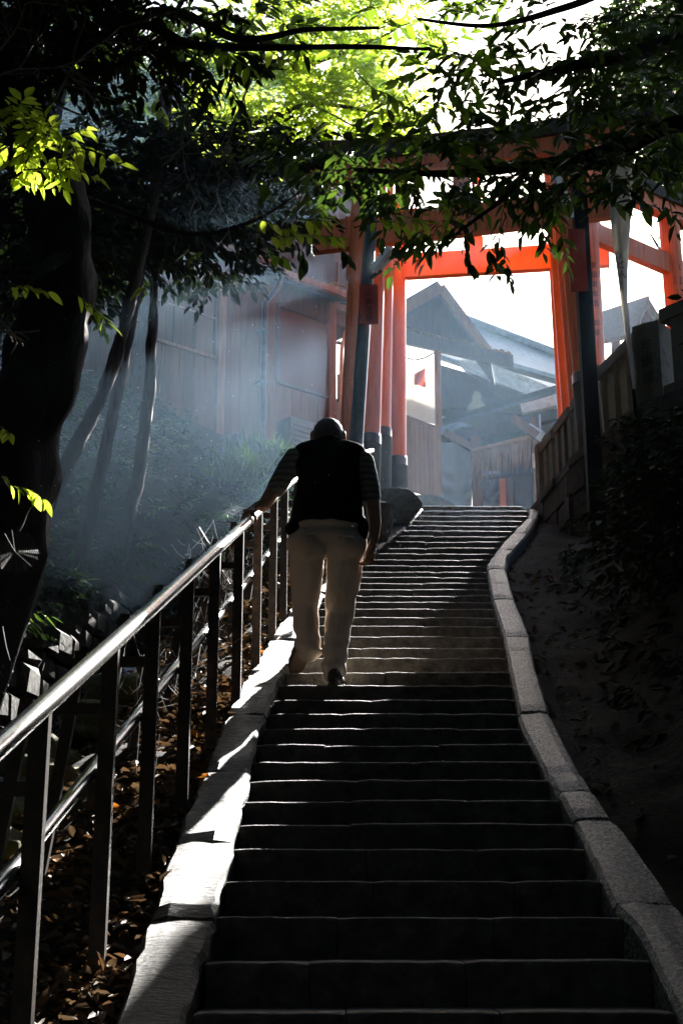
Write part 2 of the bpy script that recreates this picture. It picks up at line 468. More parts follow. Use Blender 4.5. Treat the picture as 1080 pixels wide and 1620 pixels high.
ys = np.unique(np.concatenate([np.linspace(-28, 0, 18), np.linspace(0, 18, 170), np.linspace(18, 32, 40), np.linspace(32, 90, 16)]))
GX, GY = np.meshgrid(xs, ys)
GZ = ground_z(GX, GY)
V = np.stack([GX.ravel(), GY.ravel(), GZ.ravel()], 1)
mask_mid = (GX > L_OUT(np.clip(GY, 0, 16)) - .1) & (GX < R_OUT(np.clip(GY, 0, 16)) + .1) & (GY < TOP_Y + .4)
amp = np.where(mask_mid, 0, np.where(GY > TOP_Y, .25, 1)).ravel()
for i in range(len(V)):
    if amp[i]: V[i, 2] += amp[i] * (nz(V[i, 0], V[i, 1], 1.1, .09) + nz(V[i, 0], V[i, 1], 4.3, .05))
nx = len(xs)
ii = (np.arange(len(ys) - 1)[:, None] * nx + np.arange(nx - 1)[None, :]).ravel()
F = np.stack([ii, ii + 1, ii + 1 + nx, ii + nx], 1)
ground = link_mesh('ground', V, F, MT['soil'], None, True, (0, 0, 0))
tag(ground, kind='structure')

land = MB()
xq = [.80, 1.2, 2.0, 3.2, 5.0, 8.0]
for j, (y0, y1) in enumerate(zip([TOP_Y + .25, 17.4], [17.4, 18.6])):
    for k in range(len(xq) - 1):
        if xq[k] < .78 + .09 * (y0 - 16): continue
        land.box((xq[k] + .006, y0 + .006, TOP_Z - .2), (xq[k + 1] - .006, y1 - .006, TOP_Z + rnd(0, .008)))
tag(land.build('landing', MT['stair']), kind='structure')

# ------------------------------------------------------------------ stairs
stairs = thing('stone_stairs', (0, 0, 0), kind='structure')
rj = random.Random(77)
for i, yn in enumerate(NOSE):
    y2 = NOSE[i + 1] + .06 if i + 1 < len(NOSE) else yn + .42
    z0 = SLOPE * yn
    zb = (SLOPE * NOSE[i - 1] if i else z0 - .13) - .05
    x0, x1 = float(L_IN(yn)) + .004, float(R_IN(yn)) - .004
    yaw = rj.uniform(-.006, .006) + (.03 if yn > 13.5 else 0)
    cuts = [x0] + sorted(x0 + (x1 - x0) * t for t in ([rj.uniform(.3, .7)] if rj.random() < .5 else [rj.uniform(.22, .42), rj.uniform(.58, .8)])) + [x1]
    for xa, xb in zip(cuts[:-1], cuts[1:]):
        V, F = [], []
        NS = max(6, int((xb - xa) / .05))
        dy, z = rj.uniform(-.005, .005), z0 + rj.uniform(-.004, .004)
        for k in range(NS + 1):
            x = xa + .0015 + (xb - xa - .003) * k / NS
            e = .006 * mnoise.noise(Vector((x * 5, yn * 7, 0))) + .005 * mnoise.noise(Vector((x * 23, yn * 9, 4)))
            ez = .0035 * mnoise.noise(Vector((x * 3.1, yn * 5, 9))) + .0035 * mnoise.noise(Vector((x * 19, yn * 5, 2)))
            if k in (0, NS): ez -= .003; e += .003
            yy = yn + yaw * (x - x0) + e + dy
            prof = [(y2, zb), (yy + .004, zb), (yy, z - .05), (yy, z - .012 + ez), (yy + .003, z - .004 + ez), (yy + .010, z - .0006 + ez), (yy + .04, z + ez * .8), (y2, z)]
            V += [(x, p_, q_) for p_, q_ in prof]
        n = 8
        for k in range(NS):
            for q in range(n):
                F.append((k * n + q, k * n + (q + 1) % n, (k + 1) * n + (q + 1) % n, (k + 1) * n + q))
        F.append(tuple(range(n))[::-1]); F.append(tuple(range(NS * n, NS * n + n)))
        link_mesh('step_stone', V, F, MT['stair'], stairs)

def kerb(name, fin, fout, h, joints, mat, drop=.35, wob=.006):
    K = thing(name, (0, 0, 0), parent=stairs)
    for a, b_ in zip(joints[:-1], joints[1:]):
        nsec = max(3, int((b_ - a) / .07))
        V, F = [], []
        dz, tl = rnd(-.008, .008), rnd(-.006, .006)
        for k in range(nsec + 1):
            y = a + .007 + (b_ - a - .014) * k / nsec
            xi, xo = float(fin(y)), float(fout(y))
            sgn = 1 if xo > xi else -1
            endf = .012 if k in (0, nsec) else 0
            z = SLOPE * y + h + dz - endf
            w1 = wob * mnoise.noise(Vector((y * 9, xi, 1))); w2 = wob * mnoise.noise(Vector((y * 9, xo, 5)))
            wz = wob * mnoise.noise(Vector((y * 7, xi, 8)))
            pr = [(xi + w1, z - drop), (xi + w1, z - .025), (xi + w1 + sgn * .014, z - .004 + wz), (xi + (xo - xi) * .35, z + wz + tl), (xi + (xo - xi) * .7, z + wz * .5 - tl), (xo + w2 - sgn * .014, z - .004), (xo + w2, z - .025), (xo + w2, z - drop)]
            if sgn < 0: pr = pr[::-1]
            V += [(p[0], y, p[1]) for p in pr]
        n = 8
        for k in range(nsec):
            for q in range(n):
                F.append((k * n + q, (k + 1) * n + q, (k + 1) * n + (q + 1) % n, k * n + (q + 1) % n))
        F.append(tuple(range(n))); F.append(tuple(range(nsec * n, nsec * n + n))[::-1])
        link_mesh('kerb_stone', V, F, mat, K)
    return K
jr = [on_slope(900, y, KERB_R).y for y in [1421, 1289, 1247, 1218, 1122, 1027, 1003, 945, 922, 897, 868, 842, 820, 804]]
jr = [0.3, 1.4, 2.5, 3.6] + jr
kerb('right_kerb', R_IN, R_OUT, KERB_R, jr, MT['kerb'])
jl = [0.3, 1.2, 2.2, 3.1]
while jl[-1] < 15.6: jl.append(jl[-1] + rnd(.62, .95))
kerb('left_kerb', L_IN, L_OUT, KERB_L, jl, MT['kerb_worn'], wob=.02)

# ------------------------------------------------------------------ railing
rail = thing('railing', tuple(atd(155, 1500, 4.16)), 'steel handrail with dark posts along the left kerb of the stairs', 'railing')
def rail_pt(D, frac):                              # frac 0 at the foot, 1 at the handrail
    if D <= 10.2: x = 672 - 2153 / D
    else: x = 672 - 2153 / 10.2 + (D - 10.2) * 36.5
    y = 570 + (3870 - 1912 * frac) / D
    return atd(x, y, D)
Ds = list(np.arange(1.9, 13.7, .28))
MB().tube([rail_pt(d, 1.0) for d in Ds], .026, 14).build('handrail', MT['steel'], rail, True)
off = Vector((-.055, .01, 0))
MB().tube([rail_pt(d, .555) + off for d in Ds], .021, 12).build('lower_rail', MT['steel'], rail, True)
POST_D = [2.55, 3.35, 4.16, 4.85, 5.60, 6.35, 7.2, 8.05, 8.9, 9.6, 10.4, 11.2, 12.0, 12.8, 13.6]
for d in POST_D:
    foot, top = rail_pt(d, 0), rail_pt(d, 1)
    top = Vector((foot.x + (top.x - foot.x) * 0, foot.y, foot.z + .905))
    p = MB()
    p.obox((foot.x, foot.y, foot.z + .40), (.024, 0, 0), (0, .020, 0), (0, 0, .50))
    po = p.build('post', MT['post_paint'], rail)
    q = MB()
    q.beam((foot.x - .025, foot.y, foot.z + .70), (foot.x - .235, foot.y, foot.z + .70), .034, .034)
    q.beam((foot.x - .25, foot.y + .001, foot.z + .735), (foot.x - .37, foot.y + .001, foot.z - .16), .040, .034, (0, 1, 0))
    q.build('brace', MT['post_paint'], po)
    s_ = MB(); s_.tube([(foot.x - .02, foot.y, foot.z + .497), (foot.x - .075, foot.y, foot.z + .497)], .009, 6)
    s_.build('bracket', MT['post_paint'], po)

# ------------------------------------------------------------------ writing
def lettering(parent, text, origin, right, down, size, mat, depth=.004, name='lettering', vertical=True, gap=1.12):
    """characters as thin raised shapes on a surface; right x down spans the surface"""
    right, down = Vector(right).normalized(), Vector(down).normalized()
    nrm = right.cross(-down).normalized()
    V, F = [], []
    for i, ch in enumerate(text):
        if ch == ' ': continue
        cu = bpy.data.curves.new('t', 'FONT'); cu.body = ch; cu.size = 1.0; cu.extrude = .0
        to = bpy.data.objects.new('t', cu); COL.objects.link(to)
        me = bpy.data.meshes.new_from_object(to.evaluated_get(bpy.context.evaluated_depsgraph_get()))
        n0 = len(V)
        o0 = Vector(origin) + (down if vertical else right) * (i * size * gap)
        for v in me.vertices:
            V.append(o0 + right * ((v.co.x - .5) * size) - down * (v.co.y * size) + nrm * depth)
        for p in me.polygons: F.append(tuple(k + n0 for k in p.vertices))
        bpy.data.objects.remove(to); bpy.data.meshes.remove(me); bpy.data.curves.remove(cu)
    if V: return link_mesh(name, V, F, mat, parent)

# ------------------------------------------------------------------ torii gates
def torii(label, pl, pr, zl, zr, nuki_z, nuki_h, kas_z, dia, ext_n, ext_k, lean, mat, sleeve=.85, strut=True):
    base = ((pl[0] + pr[0]) / 2, (pl[1] + pr[1]) / 2, min(zl, zr))
    T = thing('torii_gate', base, label, 'torii gate', 'vermilion torii gates at the head of the stairs')
    A, B = Vector((pl[0], pl[1], 0)), Vector((pr[0], pr[1], 0))
    ax = (B - A).normalized()
    nrm = ax.cross(Vector((0, 0, 1)))              # towards the camera
    for P, z0, sg in ((A, zl, 1), (B, zr, -1)):
        pts, rs = [], []
        for k in range(9):
            t = k / 8
            z = z0 + (kas_z - z0) * t
            pts.append(P + ax * (sg * lean * (z - zl)) + Vector((0, 0, z)))
            rs.append(dia / 2 * (1 - .07 * t))
        pil = MB().tube(pts, rs, 24).build('pillar', mat, T, True)
        s = MB()
        top = z0 + sleeve
        f = lambda z: P + ax * (sg * lean * (z - zl)) + Vector((0, 0, z))
        r = dia / 2 + .012
        s.tube([f(z0 - .3), f(top - .13), f(top - .128), f(top - .118), f(top - .112), f(top - .012), f(top)], [r + .004, r + .002, r + .007, r + .007, r + .001, r, r - .008], 24)
        s.build('base_sleeve', MT['black_paint'], pil, True)
    def span(z, ext):
        return A + ax * (lean * (z - zl) - ext) + Vector((0, 0, z)), B - ax * (lean * (z - zr) - ext) + Vector((0, 0, z))
    a, b_ = span(nuki_z + nuki_h / 2, ext_n)
    MB().beam(a, b_, .11, nuki_h).build('tie_beam', mat, T)
    for e, q in ((a, -1), (b_, 1)):
        MB().beam(e + ax * q * .001, e + ax * q * .015, .13, nuki_h + .02).build('beam_end_cap', MT['black_paint'], T)
    # lintel and top rail rise a little towards their ends
    def swept(z, ext, w, h, flare, name, m, over=0.0):
        p, q = span(z, ext)
        n = 14
        V, F = [], []
        for k in range(n + 1):
            t = k / n
            c = p.lerp(q, t)
            lift = flare * (abs(2 * t - 1) ** 2.2)
            for dw, dh in ((-w / 2, -h / 2), (w / 2, -h / 2), (w / 2 + over, h / 2), (-w / 2 - over, h / 2)):
                V.append(c + nrm * dw + Vector((0, 0, dh + lift)))
        for k in range(n):
            for j in range(4):
                F.append((k * 4 + j, k * 4 + (j + 1) % 4, k * 4 + 4 + (j + 1) % 4, k * 4 + 4 + j))
        F.append((3, 2, 1, 0)); F.append((n * 4, n * 4 + 1, n * 4 + 2, n * 4 + 3))
        return link_mesh(name, V, F, m, T)
    swept(kas_z + .10, ext_k - .12, .16, .20, .05, 'lintel', mat)
    swept(kas_z + .275, ext_k, .24, .145, .07, 'top_rail', MT['kasagi'], .03)
    if strut:
        c0 = (a + b_) / 2
        MB().beam(c0 + Vector((0, 0, nuki_h / 2 + .001)), Vector((c0.x, c0.y, kas_z)), .09, .2, ax).build('centre_strut', mat, T)
    for P, sg, zz in ((A, 1, zl), (B, -1, zr)):
        f = P + ax * (sg * lean * (nuki_z - zl)) + Vector((0, 0, nuki_z + nuki_h + .02))
        MB().beam(f + ax * sg * (dia / 2), f + ax * sg * (dia / 2 + .09), .05, .05).build('wedge', mat, T)
    return T
tA = torii('front torii gate nearest the camera with long dark top beam', (.06, 14.55), (2.62, 13.9), 6.05, 6.6, 9.32, .36, 10.16, .25, .55, 1.05, .045, MT['verm_old'], .95)
tB = torii('second torii gate behind the front one, striped faded paint', (.30, 15.5), (2.72, 15.0), 6.45, 6.6, 9.92, .32, 10.85, .23, .35, .7, .035, MT['verm_old'], .98)
tC = torii('third torii gate, its tall black foot sleeve showing behind the shoulder', (.475, 16.4), (2.78, 16.05), 7.0, 6.75, 10.46, .32, 11.38, .22, .35, .6, .025, MT['verm'], .84)
tD = torii('rearmost torii gate framing the shrine roofs', (.705, 17.2), (2.86, 16.9), 7.12, 6.75, 10.24, .34, 11.88, .232, .66, .9, .012, MT['verm'], .62)
# writing on the nearest face of the rear pillar and beam
c = at(629, 405, 17.02)
lettering(tD, '師', at(630, 420, 17.04), (1, -.1, 0), (0, 0, -1), .24, MT['ink'])
eL, dE = at(943, 700, 16.0), Vector((.79, .62, 0))
eR = eL + dE * 1.72
nE = at(943, 378, 16.0).z
tE = torii('weathered torii gate on the right terrace turned away to the right', (eL.x, eL.y), (eR.x, eR.y), 6.6, 6.6, nE, .26, nE + .82, .29, .30, .75, .012, MT['verm_old'], .7, False)
fp = at(951, 470, 15.84)
nrmE = Vector((0, -1, 0))
lettering(tE, '東観東本宿 本家', Vector((eL.x + .045, eL.y - .1475, at(950, 432, 16).z)), (1, .12, 0), (.004, 0, -1), .095, MT['ink'], .006, gap=1.35)
fr = at(1075, 430, eR.y - .15)
lettering(tE, '平成二十六年吉', Vector((eR.x - .01, eR.y - .150, fr.z)), (1, .1, 0), (0, 0, -1), .12, MT['ink'], .006, gap=1.4)

# ------------------------------------------------------------------ right-hand terrace: retaining wall and stone fence
def stone_wall(W, pts, z0, z1, size, depth, mat, name='stone', seed=0, gap=.012):
    """courses of uneven stones along a polyline; z0, z1: foot and head as functions of (x, y)"""
    rs = random.Random(seed)
    for a, b_ in zip(pts[:-1], pts[1:]):
        a, b_ = Vector(a), Vector(b_)
        d = (b_ - a).to_3d() if len(a) == 3 else Vector((b_.x - a.x, b_.y - a.y, 0))
        L = d.length; d.normalize()
        n = Vector((d.y, -d.x, 0))
        zmin = min(z0(a.x, a.y), z0(b_.x, b_.y)); zmax = max(z1(a.x, a.y), z1(b_.x, b_.y))
        z = zmin
        while z < zmax - .05:
            h = size * rs.uniform(.7, 1.15)
            s = -rs.uniform(0, size)
            while s < L:
                w = size * rs.uniform(.9, 2.0)
                s0, s1 = max(s, 0), min(s + w, L)
                m_ = a + d * ((s0 + s1) / 2)
                lo, hi = max(z, z0(m_.x, m_.y) - size), min(z + h, z1(m_.x, m_.y))
                if s1 - s0 > .06 and hi - lo > .05:
                    c = Vector((m_.x, m_.y, (lo + hi) / 2)) + n * rs.uniform(-.02, .03)
                    k = MB()
                    hw, hh = (s1 - s0) / 2 - gap, (hi - lo) / 2 - gap
                    ins = min(.035, hw * .4, hh * .4)
                    jj = lambda: rs.uniform(-.015, .015)
                    V = []
                    for dz_, ds_, dn in ((0, 0, -depth), (0, 0, 0), (ins, ins, .035)):
                        for q, w_ in ((-1, -1), (1, -1), (1, 1), (-1, 1)):
                            V.append(c + d * (q * (hw - ds_) + jj()) + Vector((0, 0, w_ * (hh - dz_) + jj())) + n * (dn + jj() * .6))
                    F = [(3, 2, 1, 0), (8, 9, 10, 11)]
                    for r_ in (0, 4):
                        for q in range(4): F.append((r_ + q, r_ + (q + 1) % 4, r_ + 4 + (q + 1) % 4, r_ + 4 + q))
                    link_mesh(name, V, F, mat, W)
                s += w
            z += h
rw = thing('retaining_wall', (2.5, 14, 5.0), 'dark stone retaining wall under the stone fence right of the stairs', 'wall')
FZ = 6.62
gz = lambda x, y: float(ground_z(x - .25, y)) - .1
stone_wall(rw, [(2.40, 16.25, 0), (2.64, 14.0, 0), (3.02, 12.55, 0), (3.7, 11.6, 0), (4.8, 10.9, 0)][::-1], lambda x, y: SLOPE * min(y, 16.1) - .2, lambda x, y: FZ, .34, .3, MT['wall_dark'], 'stone', 5)
fence = thing('stone_fence', (2.6, 14, FZ), 'mossy stone picket fence on the terrace edge right of the stairs', 'fence')
def fpost(p, ang, w, d, z1, mat=MT['fence_stone'], name='post', cap=True):
    ca, sa = math.cos(ang), math.sin(ang)
    x, y = Vector((ca, sa, 0)), Vector((-sa, ca, 0))
    V = []
    for z, k in ((FZ - .05, 1), (z1 - .02, 1), (z1, .86)):
        for q, r_ in ((-1, -1), (1, -1), (1, 1), (-1, 1)):
            V.append(Vector((p[0], p[1], z)) + x * q * w / 2 * k + y * r_ * d / 2 * k)
    F = [(3, 2, 1, 0), (8, 9, 10, 11)]
    for r_ in (0, 4):
        for q in range(4): F.append((r_ + q, r_ + (q + 1) % 4, r_ + 4 + (q + 1) % 4, r_ + 4 + q))
    return link_mesh(name, V, F, mat, fence)
c0, c1 = Vector((2.66, 14.0, 0)), Vector((2.42, 16.15, 0))
dv = (c1 - c0).normalized(); ang = math.atan2(dv.y, dv.x)
for i in range(9):
    t = i / 8
    p = c0.lerp(c1, t)
    end = i in (0, 8)
    fpost(p, ang, .16 if end else .13, .17 if end else .12, 7.66 - .10 * t if end else 7.40)
for i in range(3):
    a, b_ = c0.lerp(c1, i / 3 + .035), c0.lerp(c1, (i + 1) / 3 - .02)
    for z, h in ((7.455, .11), (6.72, .14)):
        MB().beam((a.x, a.y, z), (b_.x, b_.y, z), .15, h).build('rail', MT['fence_stone'], fence)
e0 = Vector((2.70, 13.88, 0))
PB = at(1032, 560, 12.55); PB.z = 0
dv2 = (PB - e0).normalized(); ang2 = math.atan2(dv2.y, dv2.x)
L2 = (PB - e0).length
for s_, w in ((.30, .15), (.62, .15), (.94, .15), (1.20, .12)):
    if s_ < L2 - .2:
        p = e0 + dv2 * s_
        fpost(p, ang2, w, .14, 7.42)
for z, h in ((7.47, .12), (6.72, .14)):
    a, b_ = e0 + dv2 * .10, PB - dv2 * .17
    MB().beam((a.x, a.y, z), (b_.x, b_.y, z), .16, h).build('rail', MT['fence_stone'], fence)
pz_ = at(1032, 513, 12.5).z
big = fpost(PB, math.radians(-38), .27, .27, pz_, name='pillar_post')
ca, sa = math.cos(math.radians(-38)), math.sin(math.radians(-38))
fx, fn = Vector((ca, sa, 0)), Vector((sa, -ca, 0))
lettering(big, '台旗講', PB + fn * .136 + Vector((0, 0, pz_ - .27)), fx, (0, 0, -1), .13, MT['ink'], .003, gap=1.35)
e3 = PB + Vector((.75, -1.0, 0)); dv3 = (e3 - PB).normalized(); ang3 = math.atan2(dv3.y, dv3.x)
for s_ in (.36, .68, 1.0): fpost(PB + dv3 * s_, ang3, .15, .14, 7.45)
for z, h in ((7.50, .13), (6.72, .14)):
    a, b_ = PB + dv3 * .17, e3
    MB().beam((a.x, a.y, z), (b_.x, b_.y, z), .17, h).build('rail', MT['fence_stone'], fence)

# ------------------------------------------------------------------ lamp poles
q0 = at(932, 900, 12.85); q1 = at(907, 158, 12.85)
pole = thing('dark_post', (q1.x, q1.y, float(ground_z(q1.x, q1.y))), 'tall dark square post in front of the right gate pillars', 'post')
MB().beam((q1.x, q1.y, SLOPE * 12.85 - .4), q1, .14, .15, (0, 1, 0)).build('shaft', MT['dark_pole'], pole)
pl0, pl1 = at(888, 362, 12.74), at(913, 460, 12.74)
MB().box((q1.x - .15, 12.74, pl1.z), (q1.x + .02, 12.765, pl0.z)).build('sign_plate', MT['sign_red'], pole)
b0, b1 = at(905, 345, 12.8), at(876, 272, 12.7)
MB().beam(b0, b1, .05, .09).build('lamp_arm', MT['white_metal'], pole)
l0, l1 = at(561, 730, 13.75), at(591, 285, 13.75)
lp = thing('lamp_pole', (l0.x, l0.y, l0.z - .8), 'leaning grey-green lamp pole before the left gate pillars', 'lamp pole')
dl = (l1 - l0).normalized()
MB().tube([l0 - dl * 1.2, l0, l0.lerp(l1, .5), l1], [.075, .072, .068, .064], 16).build('shaft', MT['pole'], lp, True)
t0, t1 = at(592, 428, 13.62), at(619, 394, 13.45)
MB().beam(t0, t1, .10, .075).build('tube_lamp', MT['white_metal'], lp)
MB().beam(at(586, 440, 13.70), at(603, 428, 13.6), .03, .03).build('lamp_arm', MT['pole'], lp)
for (xa, ya, xb, yb, mm) in ((568, 450, 598, 512, 'sign_red'),):
    a, b_ = at(xa, ya, 13.63), at(xb, yb, 13.63)
    sp_ = MB().box((a.x, 13.63, b_.z), (b_.x, 13.655, a.z)).build('sign_plate', MT[mm], lp)
    lettering(sp_, '火気注意', Vector(((a.x + b_.x) / 2, 13.63, a.z - .13)), (1, 0, 0), (0, 0, -1), .085, MT['ink'], .003)

# ------------------------------------------------------------------ white banner on a thin pole
bn = thing('banner', tuple(at(1004, 640, 12.25)), 'tall white cloth banner twisted on its pole by the fence', 'banner')
edge = [(246, 958, 1003), (290, 960, 1000), (340, 964, 998), (390, 970, 994), (440, 977, 992), (490, 983, 992), (540, 990, 998), (590, 997, 1006), (615, 1000, 1008)]
V, F = [], []
NB = 8
for j, (y, xa, xb) in enumerate(edge):
    for k in range(NB + 1):
        t = k / NB
        p = at(xa + (xb - xa) * t, y, 12.3 + .05 * math.sin(t * 5 + j * .55) + .10 * (t - .5))
        V.append(p)
nf = len(V)
V += [v + Vector((0, .006, 0)) for v in V]
for j in range(len(edge) - 1):
    for k in range(NB):
        a = j * (NB + 1) + k
        F.append((a, a + 1, a + NB + 2, a + NB + 1)); F.append((nf + a, nf + a + NB + 1, nf + a + NB + 2, nf + a + 1))
    for k in (0, NB):
        a = j * (NB + 1) + k
        F.append((a, a + NB + 1, nf + a + NB + 1, nf + a) if k == 0 else (a, nf + a, nf + a + NB + 1, a + NB + 1))
link_mesh('cloth', V, F, MT['banner_cloth'], bn, True)
MB().tube([at(1009, 700, 12.42), at(988, 470, 12.42), at(968, 225, 12.42)], .017, 8).build('pole', MT['dark_pole'], bn, True)
MB().beam(at(962, 247, 12.36), at(1003, 243, 12.36), .02, .02).build('crossbar', MT['dark_pole'], bn)
lettering(bn, 'うどん', at(977, 410, 12.20), (1, 0, 0), (.19, 0, -1), .09, MT['ink'], .02)

# ------------------------------------------------------------------ wooden house on the left
HP = at(530, 690, 20.0)
HA = Vector((.766, .643, 0)); HN = Vector((.643, -.766, 0))      # along the wall (away to the right); outwards
def hw(x, y, out=0.0): return on_plane(x, y, HP + HN * out, HN)
def hs(x, y=560): return -(hw(x, y) - HP).dot(HA)                # metres left of the right corner
def hpnt(s, z, out=0.0): return Vector((HP.x, HP.y, 0)) - HA * s + HN * out + Vector((0, 0, z))
house = thing('wooden_house', (HP.x, HP.y, HP.z - .4), 'brown plank-walled wooden house behind the trees on the left', 'house')
ZB = HP.z - .9
def hbox(name, s0, s1, z0, z1, o0, o1, mat, par=None):
    k = MB(); c = hpnt((s0 + s1) / 2, (z0 + z1) / 2, (o0 + o1) / 2)
    k.obox(c, HA * abs(s1 - s0) / 2, HN * (o1 - o0) / 2, Vector((0, 0, (z1 - z0) / 2)))
    return k.build(name, mat, par or house)
def planks(name, s0, s1, z0, z1, o, w, mat, par=None, th=.022):
    n = max(1, round(abs(s1 - s0) / w)); st = (s1 - s0) / n
    for i in range(n):
        d = rnd(-.004, .004)
        hbox(name, s0 + st * i + .004, s0 + st * (i + 1) - .004, z0, z1 + rnd(-.003, .003), o - th + d, o + d, mat, par)
S = {x: hs(x) for x in (240, 252, 275, 310, 345, 352, 410, 418, 437, 520, 527, 560)}
zsill = hw(480, 616).z; ztop = hw(480, 495).z; zeave = hw(470, 462).z
zmid = hw(300, 556).z; zup = hw(300, 430).z
hbox('wall_core', -.02, S[240] + 1.6, ZB, zeave + 1.0, -.30, -.05, MT['timber'])
planks('plank', S[410], S[352], ZB, hw(380, 445).z, -.02, .17, MT['plank'])
planks('plank', S[437], S[418], ZB, zeave, -.02, .12, MT['plank'])
planks('plank', .0, S[437], ZB, zsill - .03, -.02, .17, MT['plank'])
planks('plank', S[345], S[240] + 1.5, ZB, zmid, -.02, .19, MT['plank'])
for xa, xb in ((352, 345), (527, 520)): hbox('post', S[xa] - .02, S[xb] + .03, ZB, hw(xa, 430).z if xa < 400 else zeave, -.03, .05, MT['timber_warm'])
# lattice panels of the left bay
for i in range(6):
    s_ = S[345] + .06 + i * .34
    hbox('panel', s_ + .02, s_ + .30, zmid + .05, zup, -.045, -.02, MT['plank'])
    hbox('lattice_bar', s_ - .02, s_ + .018, zmid + .03, zup, -.02, .02, MT['timber'])
hbox('panel_rail', S[345] + .05, S[240] + 1.5, zmid, zmid + .045, -.018, .026, MT['timber_warm'])
hbox('panel_rail', S[345] + .05, S[240] + 1.5, (zmid + zup) / 2, (zmid + zup) / 2 + .03, -.019, .012, MT['timber_warm'])
# big window
win = hbox('window', S[437] - .02, .05, zsill, ztop, -.06, -.045, MT['glass'])
for (s0, s1, z0, z1) in ((S[437], S[437] - .05, zsill, ztop), (.0, .06, zsill, ztop), (.062, S[437] - .052, zsill - .03, zsill + .02), (.062, S[437] - .052, ztop - .03, ztop + .03)):
    hbox('window_frame', min(s0, s1), max(s0, s1), z0, z1, -.04, .02, MT['timber'], win)
hbox('frieze', .0, S[437] - .001, ztop + .031, zeave, -.05, -.01, MT['timber'])
# low eave with gutter and a litter of leaves
se0, se1 = -.45, S[410] + .02
def eave_pt(s, o, dz): return hpnt(s, zeave + dz, o)
k = MB(); k.prism([eave_pt(se0, .50, -.10), eave_pt(se0, .50, -.06), eave_pt(se0, -.25, .30), eave_pt(se0, -.25, .24)], -HA * (se1 - se0))
k.build('eave_roof', MT['roof'], house)
hbox('gutter', se0, se1, zeave - .16, zeave - .07, .51, .60, MT['timber_warm'])
for i in range(9):
    s_ = se0 + .1 + (se1 - se0 - .2) * i / 8
    MB().beam(eave_pt(s_, .48, -.13), eave_pt(s_, -.02, .10), .045, .05).build('rafter', MT['timber'], house)
dp = S[410] + .03
dpm = MB(); dpm.tube([hpnt(dp, zeave - .14, .54), hpnt(dp, zeave - .3, .5), hpnt(dp, zeave - .45, .16), hpnt(dp, ZB, .14)], .042, 12)
dpm.build('downpipe', MT['gutter'], house, True)
for z in (zeave - .9, zeave - 1.7): hbox('pipe_clip', dp - .06, dp + .06, z, z + .03, .0, .19, MT['gutter'])
# upper storey set back, with a window band, and the dark main eaves to the left
z2 = zeave + .32
ub = MB(); c = hpnt((S[410] - 1.2) / 2, z2 + 1.1, -1.1)
hbox('upper_wall', S[410] + .3, -1.2, z2 - .1, z2 + 2.4, -2.6, -.9, MT['plank'])
hbox('upper_sill', S[437] + .2, -1.2, z2 + .12, z2 + .24, -.899, -.80, MT['timber_warm'])
for i in range(5):
    s_ = S[437] - .25 - i * .42
    wv_ = hbox('upper_window', s_ - .38, s_, z2 + .26, z2 + 1.0, -.895, -.885, MT['glass'])
    hbox('sash', s_ - .40, s_ - .375, z2 + .26, z2 + 1.0, -.884, -.85, MT['timber_warm'], wv_)
    hbox('sash', s_ - .374, s_ - .001, z2 + .60, z2 + .625, -.884, -.86, MT['timber_warm'], wv_)
zr = hw(330, 408).z
k = MB(); k.prism([hpnt(S[352] - .55, zr - .05, .75), hpnt(S[352] - .55, zr + .04, .75), hpnt(S[352] - .55, zr + 1.15, -1.2), hpnt(S[352] - .55, zr + 1.05, -1.2)], -HA * 4.2)
k.build('main_roof', MT['roof'], house)
for i in range(10):
    s_ = S[352] - .45 + i * .36
    MB().beam(hpnt(s_, zr - .11, .70), hpnt(s_, zr + .28, .0), .06, .07).build('rafter', MT['timber_warm'], house)
hbox('eave_board', S[352] - .5, S[352] + 3.6, zr - .16, zr - .1, .60, .70, MT['timber_warm'])
hbox('wall_plate', S[352] - .2, S[352] + 3.6, zup, zup + .14, -.02, .06, MT['timber_warm'])
# conduit arching by the right corner, and the wall round the corner
MB().tube([hpnt(-.03, ZB, .10), hpnt(-.03, zsill, .10), hpnt(-.04, zeave - .75, .10), hpnt(-.10, zeave - .45, .12), hpnt(-.25, zeave - .27, .14), hpnt(-.45, zeave - .2, .16)], .03, 10).build('conduit', MT['bamboo'], house, True)
planks('plank', -1.2, -.04, ZB, zsill - .03, -.02, .17, MT['plank_red'])
hbox('window_frame', -1.2, -.06, zsill - .03, zsill + .03, -.05, .02, MT['timber'])
for s__ in (-.36, -.80, -1.2): hbox('window_frame', s__ - .03, s__ + .03, zsill + .031, zeave - .1, -.04, .01, MT['timber'])
hbox('window_frame', -1.2, -.06, ztop - .3, ztop - .26, -.045, .005, MT['timber'])
for s0_, s1_ in ((-.58, -.40), (-1.02, -.86)): hbox('streak_board', s0_, s1_, zsill + .031, zeave - .1, -.075, -.05, MT['plank_red'])  # boards added in the opening to break the sun into streaks
hbox('streak_board', -.36, -.10, zsill + .031, zsill + .45, -.075, -.05, MT['plank_red'])

acp = at(478, 705, 17.5)
ac = thing('outdoor_unit', (acp.x, acp.y, float(ground_z(acp.x, acp.y))), 'grey boxed outdoor unit standing against the house', 'outdoor unit')
azt = at(470, 672, 17.5).z
zg = float(ground_z(acp.x, acp.y)) - .05
k = MB(); k.obox(Vector((acp.x, acp.y, (azt + zg) / 2)), HA * .32, HN * .16, Vector((0, 0, (azt - zg) / 2))); k.build('casing', MT['ac'], ac)
for i in range(7):
    k = MB(); z = zg + (azt - zg) * (.25 + .1 * i)
    k.obox(Vector((acp.x, acp.y, z)) + HN * .165 - HA * .05, HA * .22, HN * .004, Vector((0, 0, .008))); k.build('grille_slat', MT['black_paint'], ac)

